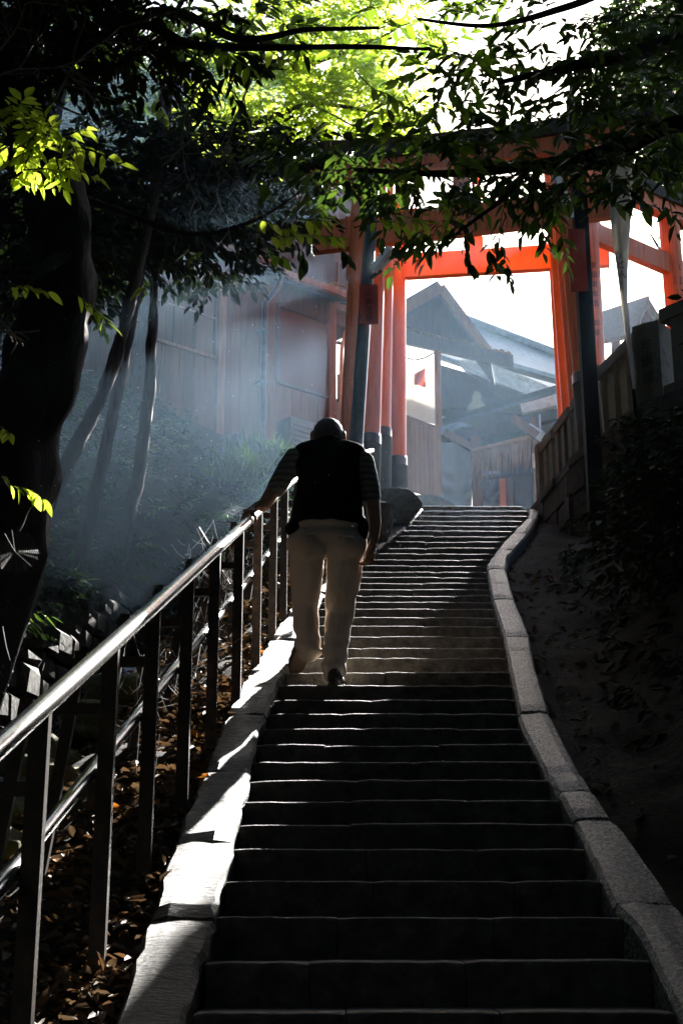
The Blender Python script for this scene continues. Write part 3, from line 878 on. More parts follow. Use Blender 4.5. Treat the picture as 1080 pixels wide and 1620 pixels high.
# ------------------------------------------------------------------ small hall beyond the gates
BACK = 1.38
def atk(x, y, Y): return at(x, y, Y * BACK)
g0, g1 = atk(634, 772, 18.9), atk(698, 787, 19.5)
gd = Vector((g1.x - g0.x, g1.y - g0.y, 0)); gl = gd.length; gd.normalize(); gn = Vector((gd.y, -gd.x, 0))
hall = thing('small_hall', (g0.x, g0.y, g0.z), 'small wooden hall with gabled roof and plank panel beyond the gates', 'building')
ztp = atk(640, 657, 18.9).z
n = 9
for i in range(n):
    s0, s1 = gl * i / n, gl * (i + 1) / n
    k = MB(); c = Vector((g0.x, g0.y, 0)) + gd * ((s0 + s1) / 2) + Vector((0, 0, (g0.z + ztp) / 2))
    k.obox(c, gd * ((s1 - s0) / 2 - .002), gn * .025, Vector((0, 0, (ztp - g0.z) / 2))); k.build('plank', MT['plank_red'], hall)
k = MB(); k.beam(Vector((g0.x, g0.y, ztp + .02)), Vector((g1.x, g1.y, ztp + .02)), .07, .038); k.build('cap_rail', MT['plank_red'], hall)
pt = Vector((g1.x, g1.y, 0)) - gd * .035
zpt = atk(694, 540, 19.5).z
MB().beam(pt + Vector((0, 0, ztp + .04)), pt + Vector((0, 0, zpt + .1)), .10, .10, gd).build('post', MT['plank_red'], hall)
for q in (.0, gl * .5): pass
# pent eave
a, b_ = atk(600, 512, 18.6), atk(716, 533, 19.4); b2 = atk(811, 560, 20.2)
dvv = (b2 - a).normalized()
V = []
e_n = Vector((dvv.y, -dvv.x, 0)).normalized()
for p in (a, b2):
    V += [p + Vector((0, 0, -.30)), p + Vector((0, 0, -.02)), p - e_n * 1.3 + Vector((0, 0, .45)), p - e_n * 1.3 + Vector((0, 0, .30))]
k = MB(); k.add(V, [(3, 2, 1, 0), (4, 5, 6, 7), (0, 1, 5, 4), (1, 2, 6, 5), (2, 3, 7, 6), (3, 0, 4, 7)]); k.build('pent_roof', MT['timber'], hall)
# gable roof above
ap, gr, gl_ = atk(694, 461, 20.4), atk(772, 566, 20.9), atk(628, 500, 19.9)
back = Vector((.3, 1.5, 0))
k = MB(); k.prism([gl_ + Vector((0, .05, -.1)), gr + Vector((0, .05, -.1)), ap + Vector((0, .05, -.12))], Vector((0, .12, 0))); k.build('gable', MT['timber'], hall)
for p in (gr, gl_):
    k = MB(); d_ = (p - ap); up_ = Vector((0, 0, .12))
    f0 = ap - Vector((.05, .28, 0)); f1 = p - Vector((.05, .28, 0)) + d_ * .05
    k.prism([f0, f1, f1 + up_, f0 + up_], back + Vector((0, .3, 0))); k.build('roof_slope', MT['roof'], hall)
    k = MB(); k.beam(ap - Vector((0, .32, .06)), p - Vector((0, .32, .06)) + d_ * .05, .07, .24); k.build('barge_board', MT['timber_warm'], hall)
# cloths hung under the pent roof
def hang(name, label, cat, px, Y, mat, group=None, wave=.03):
    V, F = [], []
    (x0, y0), (x1, y1), (x2, y2), (x3, y3) = px
    nu, nv = 8, 10
    for j in range(nv + 1):
        for i in range(nu + 1):
            u, v = i / nu, j / nv
            x = (x0 * (1 - u) + x1 * u) * (1 - v) + (x3 * (1 - u) + x2 * u) * v
            y = (y0 * (1 - u) + y1 * u) * (1 - v) + (y3 * (1 - u) + y2 * u) * v
            V.append(atk(x, y, Y + wave * math.sin(u * 9 + v * 2.0) * (.3 + v)))
    nn = len(V); V += [v + Vector((0, .006, 0)) for v in V]
    for j in range(nv):
        for i in range(nu):
            a_ = j * (nu + 1) + i
            F.append((a_, a_ + 1, a_ + nu + 2, a_ + nu + 1)); F.append((nn + a_, nn + a_ + nu + 1, nn + a_ + nu + 2, nn + a_ + 1))
    o = link_mesh(name, V, F, mat, None, True)
    return tag(o, label, cat, group)
hang('hanging_cloth', 'white cloth hung behind the rearmost gate pillar above the plank panel', 'cloth', [(636, 572), (676, 572), (668, 600), (636, 632)], 19.5, MT['white_cloth'])
hang('hanging_cloth', 'red and white cloth hanging lower behind the rearmost gate pillar', 'cloth', [(655, 592), (673, 582), (673, 613), (655, 608)], 19.44, MT['pink_cloth'])
hang('white_sheet', 'bright white sheet above the plank panel beyond the gates', 'sheet', [(630, 640), (691, 590), (691, 672), (630, 658)], 20.2, MT['white_cloth'])
MB_t = MB(); MB_t.tube([atk(634, 563, 19.5), atk(655, 570, 19.5), atk(672, 566, 19.5), atk(690, 556, 19.5)], .02, 6)
tag(MB_t.build('drooping_rope', MT['white_metal'], None, True), 'pale drooping rope under the eave of the small hall', 'rope')

# ------------------------------------------------------------------ main shrine hall
sh = thing('shrine_hall', tuple(atk(790, 810, 26)), 'large shrine hall with pale sheet roof and dark gable beyond the gates', 'building')
R0, R1 = atk(690, 492, 29.5), atk(1010, 612, 32.5)
E0, E1 = atk(690, 560, 26.0), atk(1010, 668, 28.0)
# roof slope: curved sheet in ribs
V, F = [], []
nv, nu = 8, 24
for j in range(nv + 1):
    v = j / nv
    for i in range(nu + 1):
        u = i / nu
        p = R0.lerp(R1, u).lerp(E0.lerp(E1, u), v)
        p.z -= .55 * math.sin(v * math.pi) * .6
        V.append(p)
nn = len(V); V += [v - Vector((0, 0, .16)) for v in V]
for j in range(nv):
    for i in range(nu):
        a_ = j * (nu + 1) + i
        F.append((a_, a_ + nu + 1, a_ + nu + 2, a_ + 1)); F.append((nn + a_, nn + a_ + 1, nn + a_ + nu + 2, nn + a_ + nu + 1))
for i in range(nu):
    a_ = nv * (nu + 1) + i; F.append((a_, nn + a_, nn + a_ + 1, a_ + 1))
link_mesh('roof', V, F, MT['roof_metal'], sh, True)
k = MB(); k.tube([R0.lerp(R1, t) + Vector((0, 0, .08)) for t in (0, .25, .5, .75, 1)], .16, 8); k.build('ridge', MT['roof_metal'], sh, True)
k = MB(); k.beam(atk(735, 560, 25.9), atk(884, 602, 27), .3, .12); k.build('ridge_end', MT['roof_metal'], sh)
# white band painting the sun's glare on the roof edge, then dark gable wall under it
vb = [atk(724, 569, 25.2), atk(765, 572, 25.3), atk(815, 590, 25.5), atk(860, 608, 25.7), atk(900, 628, 25.9), atk(900, 656, 25.9), atk(855, 634, 25.7), atk(805, 612, 25.5), atk(765, 598, 25.3), atk(735, 586, 25.2)]
k = MB(); k.prism(vb, Vector((0, .12, 0))); k.build('roof_glare', MT['white_end'], sh)
gw = [atk(690, 575, 25.6), atk(740, 590, 25.6), atk(800, 612, 25.8), atk(855, 634, 26), atk(905, 658, 26.2), atk(905, 720, 26.2), atk(690, 720, 25.6)]
k = MB(); k.prism(gw, Vector((0, .3, 0))); k.build('gable_wall', MT['timber'], sh)
for y0_, y1_ in ((640, 668), (668, 700)):
    k = MB(); k.beam(atk(690, y0_, 25.4), atk(900, y1_ - 8, 25.9), .12, .14); k.build('gable_beam', MT['timber'], sh)
em = MB(); ec = atk(754, 640, 25.2); s_ = .012
pts = []
for t in range(20):
    a_ = 2 * math.pi * t / 20
    r_ = .26 * (1 + .35 * math.cos(3 * a_ + math.pi / 2))
    pts.append(ec + Vector((math.cos(a_) * r_ * .8, 0, math.sin(a_) * r_ * 1.1)))
em.prism(pts, Vector((0, .04, 0))); em.build('emblem', MT['gold'], sh)
k = MB(); k.prism([atk(690, 655, 24.5), atk(740, 672, 24.5), atk(690, 690, 24.5)], Vector((0, .6, .2))); k.build('side_roof', MT['roof_metal'], sh)

# ------------------------------------------------------------------ entrance porch
PY = 22.0
po = thing('entrance_porch', tuple(atk(780, 812, PY)), 'timber entrance porch with straw fringe at the head of the stairs', 'porch')
pa, pb = atk(690, 680, PY + 1.0), atk(892, 622, PY - .6)
k = MB(); k.prism([pa + Vector((0, -.3, 0)), pb + Vector((0, -.3, 0)), pb + Vector((0, -.3, .14)), pa + Vector((0, -.3, .14))], Vector((.4, 2.2, .8))); k.build('porch_roof', MT['roof'], po)
k = MB(); k.beam(pa + Vector((0, -.33, -.04)), pb + Vector((0, -.33, -.04)), .06, .06); k.build('fascia', MT['gutter'], po)
k = MB(); k.beam(atk(700, 700, PY + .9), atk(890, 655, PY - .4), .2, .22); k.build('lintel_beam', MT['timber'], po)
for (xa, ya, xb, yb, h, mm) in ((824, 648, 878, 636, .22, 'white_end'), (812, 662, 850, 690, .17, 'timber_warm'), (835, 678, 856, 690, .22, 'white_end')):
    k = MB(); k.beam(atk(xa, ya, PY - 1.1), atk(xb, yb, PY - 1.2), .16, h); k.build('bracket_arm', MT[mm], po)
k = MB(); k.beam(atk(702, 684, PY + .3), atk(752, 712, PY + .3), .14, .16); k.build('bracket_arm', MT['timber_warm'], po)
for xa, xb, yt, mm, Y in ((745, 764, 690, 'timber_warm', PY), (840, 853, 660, 'timber_warm', PY - .6), (852, 861, 655, 'white_end', PY - 1.0)):
    a, b_ = atk(xa, yt, Y), atk(xb, 815, Y)
    MB().box((a.x, a.y, b_.z - .3), (b_.x, a.y + (b_.x - a.x), a.z)).build('post', MT[mm], po)
a, b_ = atk(841, 717, PY - .66), atk(850, 740, PY - .66)
MB().box((a.x, a.y, b_.z), (b_.x, a.y + .03, a.z)).build('notice', MT['bamboo'], po)
# straw fringe: bundle after bundle
for i in range(34):
    t = i / 33
    x = 749 + (838 - 749) * t
    yt = 716 - 24 * t + rnd(-2, 2)
    yb = 764 - 22 * t + rnd(-9, 7)
    p, q = atk(x, yt, PY - .3 - .2 * t + rnd(-.05, .05)), atk(x + rnd(-2.5, 2.5), yb, PY - .32 - .2 * t + rnd(-.05, .05))
    w = rnd(.018, .034)
    MB().tube([p, p.lerp(q, .5) + Vector((rnd(-.012, .012), 0, 0)), q], [w, w * .9, w * .35], 6).build('straw_strand', MT['straw'], po, True)
k = MB(); k.tube([atk(746, 714, PY - .32), atk(795, 702, PY - .42), atk(842, 690, PY - .52)], .06, 8); k.build('straw_rope', MT['straw'], po, True)
k = MB(); k.beam(atk(764, 757, PY + .02), atk(840, 744, PY - .2), .1, .10); k.build('tie_beam', MT['black_paint'], po)
for xa, xb, mm in ((789, 801, 'verm'), (803, 812, 'timber_warm'), (813, 840, 'timber')):
    a, b_ = atk(xa, 755, PY + .3), atk(xb, 815, PY + .3)
    MB().box((a.x, a.y, b_.z - .3), (b_.x, a.y + .06, a.z)).build('door_panel', MT[mm], po)
k = MB(); k.prism([atk(755, 690, PY + 1.2), atk(880, 665, PY + .6), atk(880, 830, PY + .6), atk(755, 830, PY + 1.2)], Vector((0, .1, 0))); k.build('back_wall', MT['timber'], po)
def curtain(px, Y, label):
    V, F = [], []
    nu, nv = 26, 24
    x0, x1, y0_, y1_ = px
    for j in range(nv + 1):
        for i in range(nu + 1):
            u, v = i / nu, j / nv
            sag = .07 * math.sin(v * 26 + 3.0 * (u - .5) ** 2 * 4 + 1.5 * u) * sstep(.3, .6, v)
            V.append(atk(x0 + (x1 - x0) * u, y0_ + (y1_ - y0_) * v, Y + sag + .03 * math.sin(u * 11)))
    for j in range(nv):
        for i in range(nu):
            a_ = j * (nu + 1) + i
            F.append((a_, a_ + 1, a_ + nu + 2, a_ + nu + 1))
    nn = len(V); V += [v + Vector((0, .008, 0)) for v in V]; F += [tuple(nn + q for q in f[::-1]) for f in F[:nu * nv]]
    return tag(link_mesh('curtain', V, F, MT['tarp'], None, True), label, 'curtain')
curtain((696, 746, 700, 815), PY + .5, 'pale blue curtain hanging in folds left of the porch post')
curtain((763, 791, 745, 815), PY + .45, 'narrow pale blue curtain between the porch post and red door')

# ------------------------------------------------------------------ little roofed shrine beyond the fence
lh = thing('small_shrine', tuple(atk(1000, 600, 20)), 'small weathered wooden shrine with gable roof behind the fence', 'shrine')
ap0, ap1 = atk(940, 503, 20.6), atk(1027, 474, 19.6)
er0, er1 = atk(950, 566, 20.2), atk(1052, 514, 19.2)
el0, el1 = atk(958, 532, 19.6), atk(1000, 520, 19.0)
f0, f1 = atk(958, 536, 19.2), atk(1052, 512, 19.3)
k = MB(); k.prism([ap0, ap1, atk(1006, 534, 18.8), atk(938, 548, 19.4)], Vector((0, .05, .12))); k.build('roof_slope', MT['timber_warm'], lh)
k = MB(); k.prism([ap1, atk(1053, 516, 19.3), atk(1046, 530, 19.2), atk(1022, 492, 19.55)], Vector((-.2, .9, 0))); k.build('roof_slope', MT['timber_warm'], lh)
k = MB(); k.prism([atk(1006, 534, 18.85), atk(1022, 494, 19.5), atk(1046, 530, 19.2)], Vector((0, .05, 0))); k.build('gable', MT['timber_warm'], lh)
for x in (972, 1008, 1036):
    a = atk(x, 530, 19.6); b_ = atk(x + 4, 640, 19.6)
    MB().box((a.x - .08, a.y - .08, b_.z), (a.x + .08, a.y + .08, a.z)).build('post', MT['timber_warm'], lh)
a, b_ = atk(974, 548, 19.7), atk(1036, 640, 19.7)
MB().box((a.x, a.y, b_.z), (b_.x, a.y + .05, a.z)).build('wall', MT['plank_red'], lh)

# ------------------------------------------------------------------ foliage
def norm(a): return a / np.maximum(np.linalg.norm(a, axis=-1, keepdims=True), 1e-9)
def leaf_arrays(B, D, N, L, W, curl=.10):
    """folded pointed leaves: 6 points, 2 quads each"""
    D = norm(D); S = norm(np.cross(D, N)); N = np.cross(S, D)
    L = L[:, None]; W = W[:, None]
    fold = W * .22
    droop = -N * L * curl
    v0 = B
    vL1 = B + D * L * .30 + S * W * .46 + N * fold
    vL2 = B + D * L * .68 + S * W * .36 + N * fold * .8 + droop * .5
    vt = B + D * L + droop
    vR2 = B + D * L * .68 - S * W * .36 + N * fold * .8 + droop * .5
    vR1 = B + D * L * .30 - S * W * .46 + N * fold
    n = len(B)
    V = np.stack([v0, vL1, vL2, vt, vR2, vR1], 1).reshape(-1, 3)
    i = np.arange(n)[:, None] * 6
    F = np.concatenate([i + np.array([[0, 3, 2, 1]]), i + np.array([[0, 5, 4, 3]])], 1).reshape(-1, 4)
    return V, F
def spray_leaves(O, A, LEN, k, leaf, rng, droop=.35, wid=.42, lvar=.42):
    """k leaves set alternately along each twig"""
    n = len(O)
    A = norm(A)
    up = np.tile([0, 0, 1.0], (n, 1))
    side = norm(np.cross(A, up) + rng.normal(0, .15, (n, 3)))
    B, D, N = [], [], []
    for j in range(k):
        t = (j + .6) / k
        sg = 1 if j % 2 else -1
        base = O + A * (LEN * t)[:, None] + np.array([0, 0, -1]) * (droop * LEN * t * t * .5)[:, None]
        last = (j == k - 1)
        d = A * (.75 if not last else 1.2) + side * (sg * (.85 if not last else .1)) + np.array([0, 0, -droop]) + rng.normal(0, .22, (n, 3))
        nn = up + rng.normal(0, .38, (n, 3))
        B.append(base); D.append(d); N.append(nn)
    B = np.concatenate(B); D = np.concatenate(D); N = np.concatenate(N)
    L = leaf * (1 + rng.uniform(-lvar, lvar, len(B)))
    return leaf_arrays(B, D, N, L, L * wid * (1 + rng.uniform(-.15, .15, len(B))))
def twig_arrays(O, A, LEN, r, droop=.35):
    A = norm(A); n = len(O)
    s = norm(np.cross(A, np.array([0, 0, 1.0]))); u = np.cross(s, A)
    mid = O + A * (LEN * .5)[:, None] + np.array([0, 0, -1]) * (droop * LEN * .125)[:, None]
    end = O + A * LEN[:, None] + np.array([0, 0, -1]) * (droop * LEN * .5)[:, None]
    V = []
    for P, rr in ((O, r), (mid, r * .8), (end, r * .4)):
        for a in (0, 2.094, 4.189):
            V.append(P + (s * math.cos(a) + u * math.sin(a)) * rr)
    V = np.stack(V, 1).reshape(-1, 3)
    i = np.arange(n)[:, None] * 9
    q = []
    for g in (0, 3):
        for a in range(3):
            b_ = (a + 1) % 3
            q.append(i + np.array([[g + a, g + b_, g + 3 + b_, g + 3 + a]]))
    return V, np.concatenate(q, 1).reshape(-1, 4)
def blob_px(x, y, Y, rx, ry, rd):
    c = at(x, y, Y)
    s = (c - Vector((0, 0, CAMZ))).length / FPX
    return (tuple(c), (rx * s, rd, ry * s))
def foliage(parent, blobs, leaf, k, tw, mat, seed, droop=.35, wid=.42, shell=.5, twigs=True, name='leaves', stuff=True, hrz=.5):
    """blobs: (centre, radii, number of twigs)"""
    rng = np.random.default_rng(seed)
    Os, As, Ls = [], [], []
    for c, r, n in blobs:
        d = norm(rng.normal(0, 1, (n, 3)))
        rad = rng.uniform(shell ** 3, 1, n) ** (1 / 3)
        O = np.array(c) + d * rad[:, None] * np.array(r)
        A = d * np.array([1, 1, hrz]) + rng.normal(0, .55, (n, 3)) * np.array([1, 1, .6])
        Os.append(O); As.append(A); Ls.append(tw * rng.uniform(.6, 1.4, n))
    O, A, L = np.concatenate(Os), np.concatenate(As), np.concatenate(Ls)
    V, F = spray_leaves(O, A, L, k, leaf, rng, droop, wid)
    o = link_mesh(name, V, F, mat, parent)
    if stuff: o['kind'] = 'stuff'
    if twigs:
        V, F = twig_arrays(O, A, L, .0035, droop)
        t = link_mesh('twigs', V, F, MT['twig'], parent)
        t['kind'] = 'stuff'
    return o
# a single well-formed leaf, shared by all the leaves one can pick out
def leaf_mesh(nm, L, W):
    V, F = [], []
    n = 7
    for j in range(n):
        t = j / (n - 1)
        w = W / 2 * math.sin(math.pi * min(1, t ** .85 * .98 + .02)) ** .8 if 0 < j < n - 1 else .0008
        z = -.10 * L * t * t
        V += [(t * L, -w, z + w * .30), (t * L, 0, z), (t * L, w, z + w * .30)]
    for j in range(n - 1):
        a = j * 3
        F += [(a, a + 3, a + 4, a + 1), (a + 1, a + 4, a + 5, a + 2)]
    me = bpy.data.meshes.new(nm); me.from_pydata(V, [], F)
    me.polygons.foreach_set('use_smooth', [True] * len(me.polygons))
    return me
LEAF = {}
for key, mm in (('lit', 'leaf_lit'), ('green', 'leaf'), ('dark', 'leaf_dark')):
    LEAF[key] = leaf_mesh('leaf', .085, .036); LEAF[key].materials.append(MT[mm])
def put_leaf(parent, p, d, up, scale, key):
    d = Vector(d).normalized(); up = Vector(up)
    s = up.cross(d).normalized(); n = d.cross(s)
    o = bpy.data.objects.new('leaf', LEAF[key])
    COL.objects.link(o)
    o.parent = parent
    M_ = Matrix((d, s, n)).transposed().to_4x4()
    o.matrix_basis = Matrix.Translation(Vector(p) - Vector(ORG[parent.name])) @ M_ @ Matrix.Scale(scale, 4)
    return o
def smooth_path(pts, n=6):
    out = []
    P = [Vector(p) for p in pts]
    for i in range(len(P) - 1):
        p0, p1, p2, p3 = P[max(i - 1, 0)], P[i], P[i + 1], P[min(i + 2, len(P) - 1)]
        for k in range(n):
            t = k / n
            out.append(.5 * ((2 * p1) + (p2 - p0) * t + (2 * p0 - 5 * p1 + 4 * p2 - p3) * t * t + (3 * p1 - p0 - 3 * p2 + p3) * t ** 3))
    out.append(P[-1])
    return out
def limb(tree, pts, r0, r1, name='branch', mat=None, n=8, jit=.25, k=6):
    P = smooth_path(pts, k)
    rs = [r0 + (r1 - r0) * i / (len(P) - 1) for i in range(len(P))]
    return MB().tube(P, rs, n, True, jit, len(COL.objects) * .37).build(name, mat or MT['bark_dark'], tree, True)
def sprig(tree, px, Y, nleaf, key, seed, scale=1.0, r=.004, hang=.5, spread=1.0):
    """a thin branch drawn through photo points with leaves one can count"""
    rs = random.Random(seed)
    pts = smooth_path([at(x, y, Y + rs.uniform(-.08, .08)) for x, y in px], 6)
    br = MB().tube(pts, [r * (1.0 - .65 * i / (len(pts) - 1)) for i in range(len(pts))], 5).build('branch', MT['twig'], tree, True)
    for i in range(nleaf):
        t = .25 + .75 * (i + .5) / nleaf
        f = t * (len(pts) - 1); a = int(min(f, len(pts) - 2)); p = pts[a].lerp(pts[a + 1], f - a)
        d = (pts[a + 1] - pts[a]).normalized()
        s = d.cross(Vector((0, 0, 1))).normalized() * (1 if i % 2 else -1)
        dv = d * .55 + s * spread * rs.uniform(.4, 1.0) + Vector((rs.uniform(-.3, .3), rs.uniform(-.3, .3), -hang * rs.uniform(.4, 1.5)))
        up = Vector((rs.uniform(-.5, .5), rs.uniform(-1.1, .3), 1))
        put_leaf(br, p, dv, up, scale * rs.uniform(.75, 1.2), key)
    return br

# ---- big overhanging evergreen on the right (trunk just outside the picture)
gx, gy = 3.6, 7.2
tr = thing('evergreen_tree', (gx, gy, float(ground_z(gx, gy))), 'dark evergreen tree overhanging the stairs from the upper right', 'tree')
limb(tr, [(gx, gy, float(ground_z(gx, gy)) - .3), (gx - .1, gy, 5.5), (gx - .3, gy + .1, 7.2), (gx - .4, gy, 9.5)], .26, .10, 'trunk')
limb(tr, [(gx - .25, gy, 7.0), at(1120, 60, 7.2), at(980, 90, 7.0), at(880, 110, 6.9), at(790, 130, 6.8)], .07, .012)
limb(tr, [(gx - .28, gy, 7.4), at(1060, -40, 7.0), at(900, 10, 6.9), at(780, 40, 6.8), at(660, 30, 6.7)], .035, .007)
limb(tr, [(gx - .15, gy, 6.2), at(1120, 190, 7.4), at(980, 235, 7.5), at(840, 262, 7.6), at(700, 275, 7.7), at(560, 268, 7.9)], .065, .012)
limb(tr, [at(840, 262, 7.6), at(800, 310, 7.55), at(748, 350, 7.5), at(700, 385, 7.5)], .02, .006)
limb(tr, [at(960, 240, 7.5), at(900, 290, 7.4), at(870, 330, 7.4)], .02, .006)
R_BLOBS = [(1010, 40, 90, 50, 120), (900, 45, 90, 45, 85), (800, 30, 90, 40, 70), (710, 70, 80, 60, 46), (1062, 150, 45, 80, 110), (770, 165, 60, 35, 26), (660, 50, 70, 50, 30),
           (985, 200, 50, 26, 40), (850, 100, 60, 30, 14), (1045, 235, 50, 50, 70), (700, 205, 50, 22, 26), (910, 225, 60, 28, 50)]
foliage(tr, [(*blob_px(x, y, 7.0, rx, ry, .9), int(n * .34)) for x, y, rx, ry, n in R_BLOBS if x > 740], .088, 8, .24, MT['leaf_dark'], 21)
foliage(tr, [(*blob_px(x, y, 7.0, rx, ry, .9), int(n * .5)) for x, y, rx, ry, n in R_BLOBS if x <= 740], .095, 8, .24, MT['leaf'], 23)
B_BLOBS = [(520, 262, 120, 24, 110), (640, 262, 120, 28, 120), (760, 262, 110, 30, 130), (870, 265, 80, 34, 100), (960, 275, 60, 30, 60),
           (560, 296, 90, 16, 30), (690, 312, 80, 26, 56), (790, 305, 70, 24, 44), (720, 362, 60, 26, 48), (780, 385, 42, 24, 26), (662, 372, 36, 24, 22), (868, 335, 34, 34, 30)]
foliage(tr, [(*blob_px(x, y, 7.8, rx, ry, .4), int(n * (.27 if y < 285 else .08))) for x, y, rx, ry, n in B_BLOBS], .10, 8, .24, MT['leaf_dark'], 22, droop=.55)
for i, (px, n, key, hg) in enumerate([
        ([(760, 330), (720, 360), (690, 392), (660, 412)], 14, 'dark', .8), ([(800, 340), (790, 380), (800, 418), (808, 450)], 12, 'dark', .9),
        ([(740, 350), (735, 385), (742, 415), (750, 425)], 12, 'dark', .9), ([(830, 320), (850, 350), (862, 380), (858, 402)], 10, 'dark', .9),
        ([(690, 350), (660, 372), (640, 390), (620, 405)], 10, 'dark', .7), ([(780, 360), (772, 390), (780, 410)], 9, 'dark', .9),
        ([(985, 300), (1010, 318), (1045, 330), (1078, 342)], 10, 'dark', .5), ([(1020, 240), (1045, 270), (1070, 275)], 9, 'dark', .6),
        ([(720, 330), (706, 360), (700, 378)], 6, 'lit', .8), ([(870, 300), (880, 330), (878, 352)], 8, 'green', .7),
        ([(640, 150), (655, 175), (690, 190)], 8, 'green', .8), ([(700, 120), (720, 150), (735, 175)], 9, 'green', .8),
        ([(560, 110), (590, 140), (615, 150), (640, 170)], 10, 'green', .8), ([(960, 250), (972, 280), (985, 300)], 9, 'dark', .8)]):
    sprig(tr, px, 7.45 if i < 10 else 6.9, n, key, 300 + i, 1.05, hang=hg)

# ---- sunlit tree standing behind the gates' left end
sx, sy = -2.6, 17.2
ts = thing('sunlit_tree', (sx, sy, float(ground_z(sx, sy))), 'sunlit bright green tree above the left end of the front gate', 'tree')
limb(ts, [(sx, sy, float(ground_z(sx, sy)) - .3), (sx + .1, sy, 11.5), (sx + .4, sy - .3, 13.0), at(430, 120, 16.4)], .18, .07, 'trunk', MT['bark'])
limb(ts, [(sx + .3, sy - .2, 12.6), at(400, 190, 16.2), at(500, 165, 15.8), at(600, 180, 15.6)], .06, .015, mat=MT['bark'])
limb(ts, [at(430, 120, 16.4), at(520, 90, 16.0), at(620, 60, 15.8)], .06, .015, mat=MT['bark'])
S_BLOBS = [(420, 70, 80, 60, 150), (510, 90, 90, 60, 220), (600, 60, 90, 55, 170), (450, 170, 80, 50, 190), (545, 190, 90, 36, 230), (630, 205, 60, 22, 90), (380, 200, 60, 40, 90), (590, 135, 60, 30, 60), (500, 20, 120, 30, 120), (360, 110, 50, 60, 60)]
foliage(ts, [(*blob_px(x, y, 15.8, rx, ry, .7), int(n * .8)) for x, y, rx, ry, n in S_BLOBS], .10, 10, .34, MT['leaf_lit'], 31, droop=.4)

# ---- tree on the left with a thick dark trunk leaning in from the edge
b0 = at(20, 760, 7.0)
tl = thing('leaning_tree', (b0.x - .3, 7.0, float(ground_z(b0.x - .3, 7.0))), 'thick dark leaning trunk at the left edge with leafy branches overhead', 'tree')
limb(tl, [(b0.x - .35, 7.0, float(ground_z(b0.x - .35, 7)) - .4), at(0, 860, 7.0), at(30, 700, 7.0), at(72, 560, 7.0), at(98, 440, 7.0), at(92, 330, 7.0), at(40, 190, 7.0), at(-60, 0, 7.0), at(-120, -200, 7.0)], .25, .11, 'trunk', MT['bark_dark'], 16, .35)
limb(tl, [at(20, 150, 7.0), at(200, 40, 6.6), at(300, 70, 6.4), at(420, 75, 6.3), at(560, 74, 6.2), at(680, 78, 6.2)], .035, .008)
limb(tl, [at(20, 150, 7.0), at(240, 20, 6.6), at(380, 62, 6.5), at(480, 48, 6.4), at(600, 44, 6.4)], .035, .008)
limb(tl, [at(80, 300, 7.0), at(180, 330, 7.2), at(300, 370, 7.3), at(400, 350, 7.4), at(480, 300, 7.5)], .025, .006)
limb(tl, [at(20, 150, 7.0), at(170, 110, 6.4), at(230, 85, 6.2), at(270, 130, 6.1), at(330, 180, 6.0)], .02, .004)
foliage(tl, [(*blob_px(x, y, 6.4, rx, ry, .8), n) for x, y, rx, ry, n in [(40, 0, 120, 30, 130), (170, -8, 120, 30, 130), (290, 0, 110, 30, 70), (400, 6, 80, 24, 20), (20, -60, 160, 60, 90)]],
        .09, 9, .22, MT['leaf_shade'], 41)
limb(tl, [at(-60, 120, 6.6), at(-40, 170, 5.2), at(10, 205, 4.2), at(90, 232, 4.1)], .02, .003)
foliage(tl, [(*blob_px(x, y, 4.1, rx, ry, .15), int(n * 1.4)) for x, y, rx, ry, n in [(20, 205, 42, 22, 16), (85, 232, 36, 14, 12), (15, 255, 26, 10, 3)]], .054, 8, .12, MT['leaf_lit'], 42, droop=.6)
